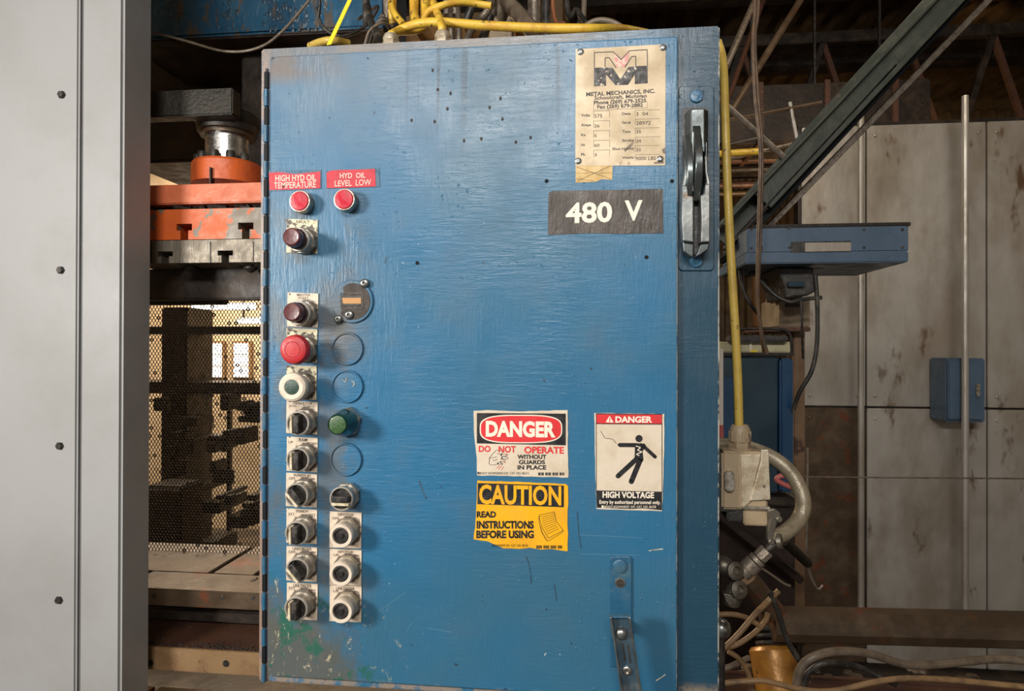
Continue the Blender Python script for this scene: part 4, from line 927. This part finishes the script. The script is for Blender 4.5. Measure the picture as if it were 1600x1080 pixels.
for prof, nm, m in (([(5*s,0),(5*s,14*s)], 'stub', m_zincd), ([(11*s,10*s),(12*s,12*s),(12*s,20*s),(14*s,21*s),(14*s,36*s),(12*s,37*s)], 'sleeve', m_cond), ([(13*s,38*s),(13*s,44*s),(10*s,45*s)], 'collar', m_cond), ([(11*s,46*s),(11.5*s,47*s),(11.5*s,62*s),(9*s,63*s)], 'hex_body', m_cond), ([(6*s,62*s),(6*s,78*s)], 'neck', m_dsteel)):
    G().lathe(prof, 8 if nm == 'hex_body' else 28, tuple(c0), tuple(ax)).build(nm, m, t)
c = P(1218,846,.06); G().lathe([(9*s,-4*s),(11*s,-3*s),(11*s,3*s),(6*s,4*s)], 24, tuple(c), (.9,-.4,.1)).build('end_ring', m_zincd, t)
t = thing('clamp_lever', 'dull steel clamp lever hanging under the connector corner', 'lever', P(1208,820,.04))
G().prism([P(x,y,.02) for x,y in ((1200,798),(1210,795),(1219,801),(1221,814),(1214,818),(1211,832),(1206,848),(1200,846),(1199,830),(1203,812))], (0,.008,0)).build('lever', m_zincd, t, sm=0, bev=.001)
for x, y in ((1217,811),(1205,846)): 
    c = P(x,y,.02); G().lathe([(.0045,0),(.0045,.003),(.003,.0045)], 16, tuple(c)).build('pin', m_zincd, t)
t = thing('valve_block', 'grimy cast valve body with two ports beside lower cabinet edge', 'valve', P(1140,945,.06))
g = G(); g.tube([P(1118,876,.08),P(1135,888,.07),(P(1146,905,.06)),P(1145,925,.06),P(1142,945,.06)], lambda u: .010+.004*math.sin(u*9), 14, 6); g.build('body', m_zincd, t)
for x, y in ((1146,892),(1152,921)):
    c = P(x,y,.045); G().lathe([(.010,0),(.0125,.002),(.0125,.006),(.0060,.008),(.0060,.003)], 28, tuple(c), (.35,-.9,.25)).build('port', m_zincd, t)
G().prism([P(x,y,.045) for x,y in ((1130,928),(1148,930),(1146,944),(1140,948),(1134,940))], (0,.012,0)).build('lever', m_zincd, t, sm=0, bev=.001)

# ================================================================ RIGHT BACKGROUND
m_base = worn('dark_maroon_base', (.020,.010,.007), (.035,.018,.011), .5, .1, 10)
m_brsheet = worn('rust_brown_sheet', (.20,.12,.065), (.12,.065,.035), .42, .25, 7, .4, .7, .0015, c3=(.06,.03,.018), lo3=.6, hi3=.7, sc3=12)
t = thing('machine_base', 'dark maroon machine base standing under the deep blue tank', 'machine', P(1190,1000,1.0))
one('block', m_base, t, .006, (1.0,1.09), (1124,777,1243,1100)); one('ledge', m_dark, t, .004, (.97,1.0), (1124,777,1243,790))
G().bar(P(1120,800,.94), P(1250,905,.94), .05, .02, .003).build('sloping_chute', m_base, t)
def rod(name, label, a, b, r, m, cat='pipe', group=None): 
    q = [P(*a), P(*b)]
    if a[1] < -5 and q[0].z < 3.7: q[0] = q[1]+(q[0]-q[1])*((3.74-q[1].z)/(q[0].z-q[1].z))
    o = G().tube(q, r, 10).build(name, m); return tag(o, label, cat, group)
rod('conduit_pipe', 'threaded conduit slanting steeply from roof beside cabinet top corner', (1184,-10,1.6), (1134,105,1.2), .011, m_cond)
rod('conduit_pipe', 'dark conduit slanting below the steep one at upper right', (1200,-20,2.4), (1136,160,1.8), .011, m_rust2)
rod('conduit_pipe', 'long rusty conduit slanting from roof down toward yellow cable', (1262,-18,2.0), (1140,178,1.6), .014, m_rust)
rod('brace_rod', 'smooth grey brace rod sloping down right to the green beam', (1040,80,1.0), (1232,252,1.05), .0085, m_cond)
rod('thin_pipe', 'thin pipe crossing level at upper right with elbow', (1136,188,2.2), (1284,160,2.2), .010, m_rust)
rod('thin_pipe', 'pale thin pipe dropping to an elbow beside tan sheet', (1234,160,2.2), (1246,222,2.2), .009, m_galv)
rod('thin_pipe', 'grey pipe rising gently right toward the elbow', (1130,250,2.2), (1246,223,2.2), .009, m_cond)
rod('thin_pipe', 'thin wire running from yellow cable to the hanging cables', (1138,226,1.2), (1192,214,1.2), .003, m_cond, 'wire')
rod('yellow_pipe', 'short yellow pipe section level behind the hanging cables', (770,262,1.9), (1184,237,1.9), .015, m_yel)
for k, (y, r, m) in enumerate(((232,.010,m_cond),(250,.018,m_rust2),(266,.016,m_dark),(290,.014,m_rust2),(303,.012,m_rust))):
    rod('wall_pipe', ['thin grey level pipe above the yellow pipe section','thick brown level pipe beneath the yellow pipe section','black level pipe behind hanging cables','brown level pipe below the black pipe','lowest rusty level pipe above the green beam'][k], (1110,y,3.0+.1*k), (1236,y-4,3.0+.1*k), r*1.6, m)
cable('hanging_cable', 'brown cable pair hanging from roof in front of blue machine', [(1180,-20,.75),(1177,60,.75),(1180,150,.75),(1188,230,.75),(1186,330,.75),(1184,400,.75),(1184,470,.75),(1190,520,.75),(1199,553,.75)], .0045, m_cabdk)
cable('hanging_cable', 'thinner brown cable hanging just behind the longer cable', [(1186,-20,.78),(1180,60,.78),(1184,140,.78),(1191,230,.78),(1190,330,.78),(1187,400,.78),(1185,480,.78),(1193,552,.78)], .0035, m_cabdk)
t = thing('roof_truss', 'dark steel roof truss with angled members above the sheet wall', 'truss', (2.2,3.3,2.6))
for z in (2.62, 3.45): G().box((.3,3.3,z),(4.6,3.36,z+.07),.004).build('chord', m_dark, t)
for k in range(9): G().bar((.4+.5*k,3.33,2.66),(.65+.5*k,3.33,3.46),.035,.035).build('web_member', m_dark, t); G().bar((.9+.5*k,3.33,2.66),(.65+.5*k,3.33,3.46),.03,.03).build('web_member', m_rust2, t)
t = thing('air_duct', 'dark grimy air duct hung under the roof at upper right', 'duct', (1.8,3.0,2.75))
G().box((.9,2.75,2.66),(2.0,3.2,2.98),.01).build('duct', m_dark, t)
for x in (1.1,1.45,1.8): G().box((x,2.735,2.65),(x+.03,3.21,2.99),.003).build('duct_flange', m_rust2, t); G().box((x,2.9,2.99),(x+.01,2.92,3.74)).build('hanger', m_dsteel, t)
# diagonal dark green beam (channel section)
t = thing('brace_beam', 'dark green steel channel beam rising diagonally to the right', 'beam', P(1150,370,1.0))
def dbar(p, q_, h, Y0, Y1, nm, m, pr=t):
    a, b = P(*p, Y0), P(*q_, Y0); d = (b-a).normalized(); n_ = Vector((-d.z,0,d.x))*h
    if n_.z < 0: n_ = -n_
    G().prism([a, b, b+n_, a+n_], (0,Y1-Y0,0)).build(nm, m, pr, sm=0, bev=.002)
dbar((1140,388),(1620,-134), .074, 1.06, 1.07, 'web', m_beam); dbar((1140,388),(1620,-134), .009, 1.0, 1.07, 'lower_flange', m_dark); dbar((1132,353),(1620,-164), .009, .98, 1.07, 'upper_flange', m_beam)
dbar((1205,325),(1620,-120), .062, 1.00, 1.02, 'splice_plate', m_beam)
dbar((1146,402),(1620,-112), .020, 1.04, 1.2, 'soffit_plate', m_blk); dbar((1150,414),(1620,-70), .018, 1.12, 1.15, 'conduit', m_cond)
# blue grey machine
t = thing('blue_machine_beam', 'grey blue machine crossbeam with slot beneath the green brace', 'machine', P(1230,412,.9))
bx((1167,355,1420,394), (.90,1.2), m_mblue, 'crossbeam', .003); bx((1164,394,1420,411), (.88,1.2), m_mblue, 'lower_flange', .003)
bx((1176,349,1424,355), (.93,1.2), m_dark, 'top_grime', .002); bx((1236,377,1330,394), (.897,.90), m_cabblk, 'slot', 0.)
bx((1258,379,1330,393), (.893,.897), m_galv, 'slot_plate', .001)
for x, y in ((1174,359),(1233,357),(1174,388),(1233,387),(1350,359),(1350,387),(1410,359),(1410,387)):
    c = P(x,y,.90); G().lathe([(.004,0),(.004,.001)], 12, tuple(c)).build('bolt_hole', m_cabblk, t)
c = P(1188,388,.90); G().lathe([(.008,0),(.008,.001)], 16, tuple(c)).build('bolt_hole', m_cabblk, t)
t = thing('drive_motor', 'black motor hanging beneath the grey blue crossbeam', 'motor', P(1245,465,1.0))
G().prism([P(x,y,.95) for x,y in ((1214,418),(1271,418),(1275,455),(1262,462),(1230,466),(1226,450))], (0,.2,0)).build('casing', m_cabblk, t, sm=0, bev=.005)
bx((1232,440,1258,448), (.935,.95), m_deepd, 'nameplate_pad', .002)
t = thing('brown_case', 'brown metal case with louvred lower corner under blue crossbeam', 'case', P(1200,505,1.2))
bx((1188,412,1212,510), (1.34,1.45), m_brbox, 'case', .003); bx((1193,482,1210,505), (1.33,1.34), m_dark, 'louvre', .001)
t = thing('beige_box', 'beige steel box with black stain below the black motor', 'box', P(1242,512,1.1))
bx((1218,466,1266,511), (1.1,1.3), m_slate, 'box', .003); bx((1208,418,1228,470), (1.12,1.2), m_slate, 'side_bracket', .002); bx((1228,474,1252,480), (1.095,1.1), m_dark, 'stain_strip', .001)
t = thing('rusty_post', 'rusty orange steel post with cap plate under the beige box', 'post', P(1248,900,1.1))
bx((1240,518,1258,1010), (1.1,1.16), m_brsheet, 'column', .003); bx((1232,518,1240,1010), (1.12,1.14), m_rust2, 'rear_flange', .002); bx((1196,511,1267,518), (1.05,1.3), m_rust2, 'cap_plate', .002)
bx((1232,640,1240,880), (1.08,1.12), m_cond, 'conduit', .002)
# blue bin
t = thing('blue_tank', 'deep blue steel tank with cream band and black top rail', 'tank', P(1190,720,1.0))
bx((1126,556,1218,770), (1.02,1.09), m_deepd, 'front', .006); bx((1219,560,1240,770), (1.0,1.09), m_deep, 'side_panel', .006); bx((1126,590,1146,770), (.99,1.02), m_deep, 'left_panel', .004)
bx((1126,534,1236,551), (1.05,1.09), m_cream, 'band', .003); bx((1124,551,1240,556), (1.0,1.09), m_dark, 'rim', .002); bx((1140,524,1232,534), (1.02,1.08), m_cabblk, 'top_rail', .004)
G().tube([P(1148,532,1.05),P(1152,518,1.05),P(1165,514,1.05),P(1210,514,1.05),P(1230,518,1.05),P(1236,530,1.05),P(1238,556,1.05)], .0045, 8, 5).build('handle', m_dsteel, t)
bx((1171,535,1175,551), (1.045,1.05), m_swhite, 'white_tab', .001); bx((1172,547,1184,551), (1.044,1.05), m_strap, 'yellow_tab', .001)
t = thing('white_pipe', 'white upright pipe with pink lower sleeve just behind cabinet right edge', 'pipe', P(1100,1460,.7))
G().tube([P(1127,545,.7),P(1127,665,.7)], .005, 10).build('pipe', m_whitep, t); G().tube([P(1127,664,.7),P(1127,720,.7),P(1110,800,.7),P(1104,1480,.7)], .0055, 10).build('pink_sleeve', m_pinkc, t)
cable('black_cable', 'black cable hanging from machine and curving into rusty post', [(1274,430,.95),(1277,480,.95),(1276,540,.95),(1268,580,.95),(1250,612,.96),(1240,640,.98)], .0060, m_cabblk)
cable('black_cable', 'black cable looping down behind hanging cables to motor', [(1163,400,1.0),(1166,430,1.0),(1178,425,1.0),(1190,440,.98),(1212,462,.96),(1235,472,.95),(1252,468,.95),(1284,465,.95)], .0055, m_cabblk)
cable('black_cable', 'black cable dropping left of hanging cables in a curve', [(1155,370,1.0),(1156,420,1.0),(1162,455,1.0),(1175,478,1.0),(1184,490,1.05)], .0055, m_cabblk)
cable('black_cable', 'thin crinkled black wire hanging from the motor to post', [(1251,470,.94),(1253,500,.94),(1253,520,.95),(1255,560,1.0)], .0032, m_cabblk, rib=.2)
cable('pink_cable', 'pink cable loop between beige connector and curved hose', [(1245,765,.5),(1225,757,.5),(1214,750,.5),(1220,744,.5),(1235,746,.5)], .0055, m_pinkc)
cable('thin_wire', 'thin wire hanging down right of the curved hose', [(1262,700,.8),(1261,800,.8),(1260,860,.8),(1265,895,.8),(1277,920,.8),(1286,915,.8)], .0035, m_cond, 'wire')
rod('wall_wire', 'thin level wire tied across the rusty sheet', (1200,745,1.3), (1600,748,1.3), .0025, m_cond, 'wire')
# pieces beyond the right edge of the blue machine (the shop goes on)
for k, x in enumerate((1345, 1508)):
    rod('wall_conduit', ['galvanised conduit clipped upright on the sheet wall, nearer the machine','galvanised conduit clipped upright on sheet wall at far right'][k], (x,150,2.9/1.35), (x,1000,2.9/1.35), .014, m_galv, 'conduit')
t = thing('switch_box', 'grey wall switch box with lid on the sheet wall at far right', 'box', P(1508,600,2.2))
one('case', m_mblue, t, .006, (2.2,2.34), (1478,560,1540,660)); one('lid', m_mblue, t, .004, (2.185,2.2), (1482,564,1536,656)); one('catch', m_zinc, t, .002, (2.175,2.185), (1526,600,1532,620))

# lower right: pipes, hoses and floor clutter
t = thing('yellow_pipe_elbow', 'fat rusty yellow cylinder standing at bottom right', 'pipe', P(1215,1080,.7))
a, b = P(1238,1180,.62), P(1205,1008,.72); d = b-a
G().lathe([(.052,0),(.054,d.length*.2),(.054,d.length-.012),(.048,d.length-.004),(.030,d.length)], 36, tuple(a), tuple(d)).build('cylinder', m_ypipe, t)
for nm, k0, r0 in (('neck_ring', .0, .034), ('neck_ring', .016, .030), ('neck_ring', .03, .026)):
    G().lathe([(r0,k0),(r0+.002,k0+.004),(r0,k0+.010)], 28, tuple(b), tuple(d)).build(nm, m_dsteel, t)
G().lathe([(.02,.03),(.016,.08)], 20, tuple(b), tuple(d)).build('stem', m_rust, t)
rod('large_pipe', 'large brown oily pipe lying level behind the yellow cylinder', (1205,975,.70), (1620,985,.71), .042, m_rust)
rod('large_pipe', 'brown pipe slanting down left into the yellow cylinder top', (1168,905,.68), (1212,960,.68), .026, m_rust)
rod('slant_pipe', 'dark slanting pipe dropping behind the curved hose', (1225,845,.7), (1262,880,.8), .012, m_dkgreen)
for k, (lab, pts, r, m) in enumerate((
    ('tan cable sloping up right across the floor pipes', [(1118,1025,.45),(1150,995,.46),(1180,960,.48),(1200,940,.5),(1217,923,.5)], .0060, m_cabbrn),
    ('tan cable arching from cabinet edge above sloping cable', [(1110,962,.5),(1140,960,.5),(1165,965,.5),(1190,980,.5)], .0055, m_cabbrn),
    ('tan cable sweeping up to the cylinder neck', [(1110,1012,.5),(1145,1010,.5),(1175,992,.5),(1195,972,.5),(1200,958,.5)], .0055, m_cabbrn),
    ('brown cable bending down in front of the yellow cylinder', [(1138,1018,.5),(1155,1030,.5),(1170,1055,.5),(1180,1095,.5)], .0055, m_cabbrn),
    ('pale tan cable running level across the bottom right', [(1110,1070,.4),(1150,1066,.4),(1190,1064,.4),(1220,1070,.4),(1245,1076,.4),(1300,1080,.4),(1420,1060,.42),(1620,1075,.45)], .0055, m_cabbrn),
    ('dark brown cable rising right at the bottom beside cabinet', [(1110,1052,.5),(1140,1042,.5),(1170,1028,.52)], .0060, m_cabgry),
    ('black cable slanting down right across the yellow cylinder', [(1203,925,.5),(1215,955,.5),(1230,1000,.5),(1250,1035,.5)], .0060, m_cabblk),
    ('thick brown hose looping at the bottom right', [(1246,1100,.45),(1245,1065,.45),(1254,1040,.45),(1275,1025,.45),(1310,1018,.47),(1360,1022,.5),(1430,1040,.55),(1560,1030,.6),(1640,1040,.6)], .0085, m_cabgry),
    ('thin black hose nested inside the thick brown hose loop', [(1256,1100,.46),(1257,1065,.46),(1266,1048,.46),(1290,1036,.46),(1340,1042,.5),(1400,1070,.5)], .0060, m_cabblk),
    ('thin wire crossing the dark space under the hose coupling', [(1185,885,.6),(1205,898,.6),(1225,912,.6),(1235,916,.6)], .0028, m_cabgry))):
    cable('floor_cable', lab, pts, r, m)
c = P(1126,982,.33); t = thing('capped_post', 'shiny round metal cap on post at cabinet lower right edge', 'post', (c.x,c.y,0))
G().ball(tuple(c), .019, (1,1,1)).build('cap', m_chrome, t); G().lathe([(.008,0),(.008,c.z)], 16, tuple(c), (0,0,-1)).build('stem', m_dsteel, t)
for k in range(46):
    x, y = rnd.uniform(-.1,2.6), rnd.uniform(.4,2.0); s_ = rnd.uniform(.015,.05)
    if k < 14: x, y = rnd.uniform(.3,.55), rnd.uniform(.5,.9)
# duct and box stack that fill the dark recess
t = thing('steel_trough', 'dark steel trough with debris behind the cables at bottom right', 'trough', (1.1,1.2,.55))
G().box((.2,.75,.60),(3.2,.96,.64),.004).build('tray', m_dark, t)
G().box((.2,.74,.60),(3.2,.76,.72),.004).build('lip', m_rust2, t)
for x in (.4, 1.6, 2.9): G().box((x,.8,0),(x+.05,.86,.6),.003).build('leg', m_dark, t)
g = G()
for k in range(260):
    g.ball((rnd.uniform(.25,2.8), rnd.uniform(.78,.94), .645+rnd.uniform(0,.02)), rnd.uniform(.006,.02), (1.3,1,.7), 6, 4)
g.build('rubble', worn('rubble', (.20,.14,.09), (.08,.055,.035), .6, 0, 30), t)['kind'] = 'stuff'
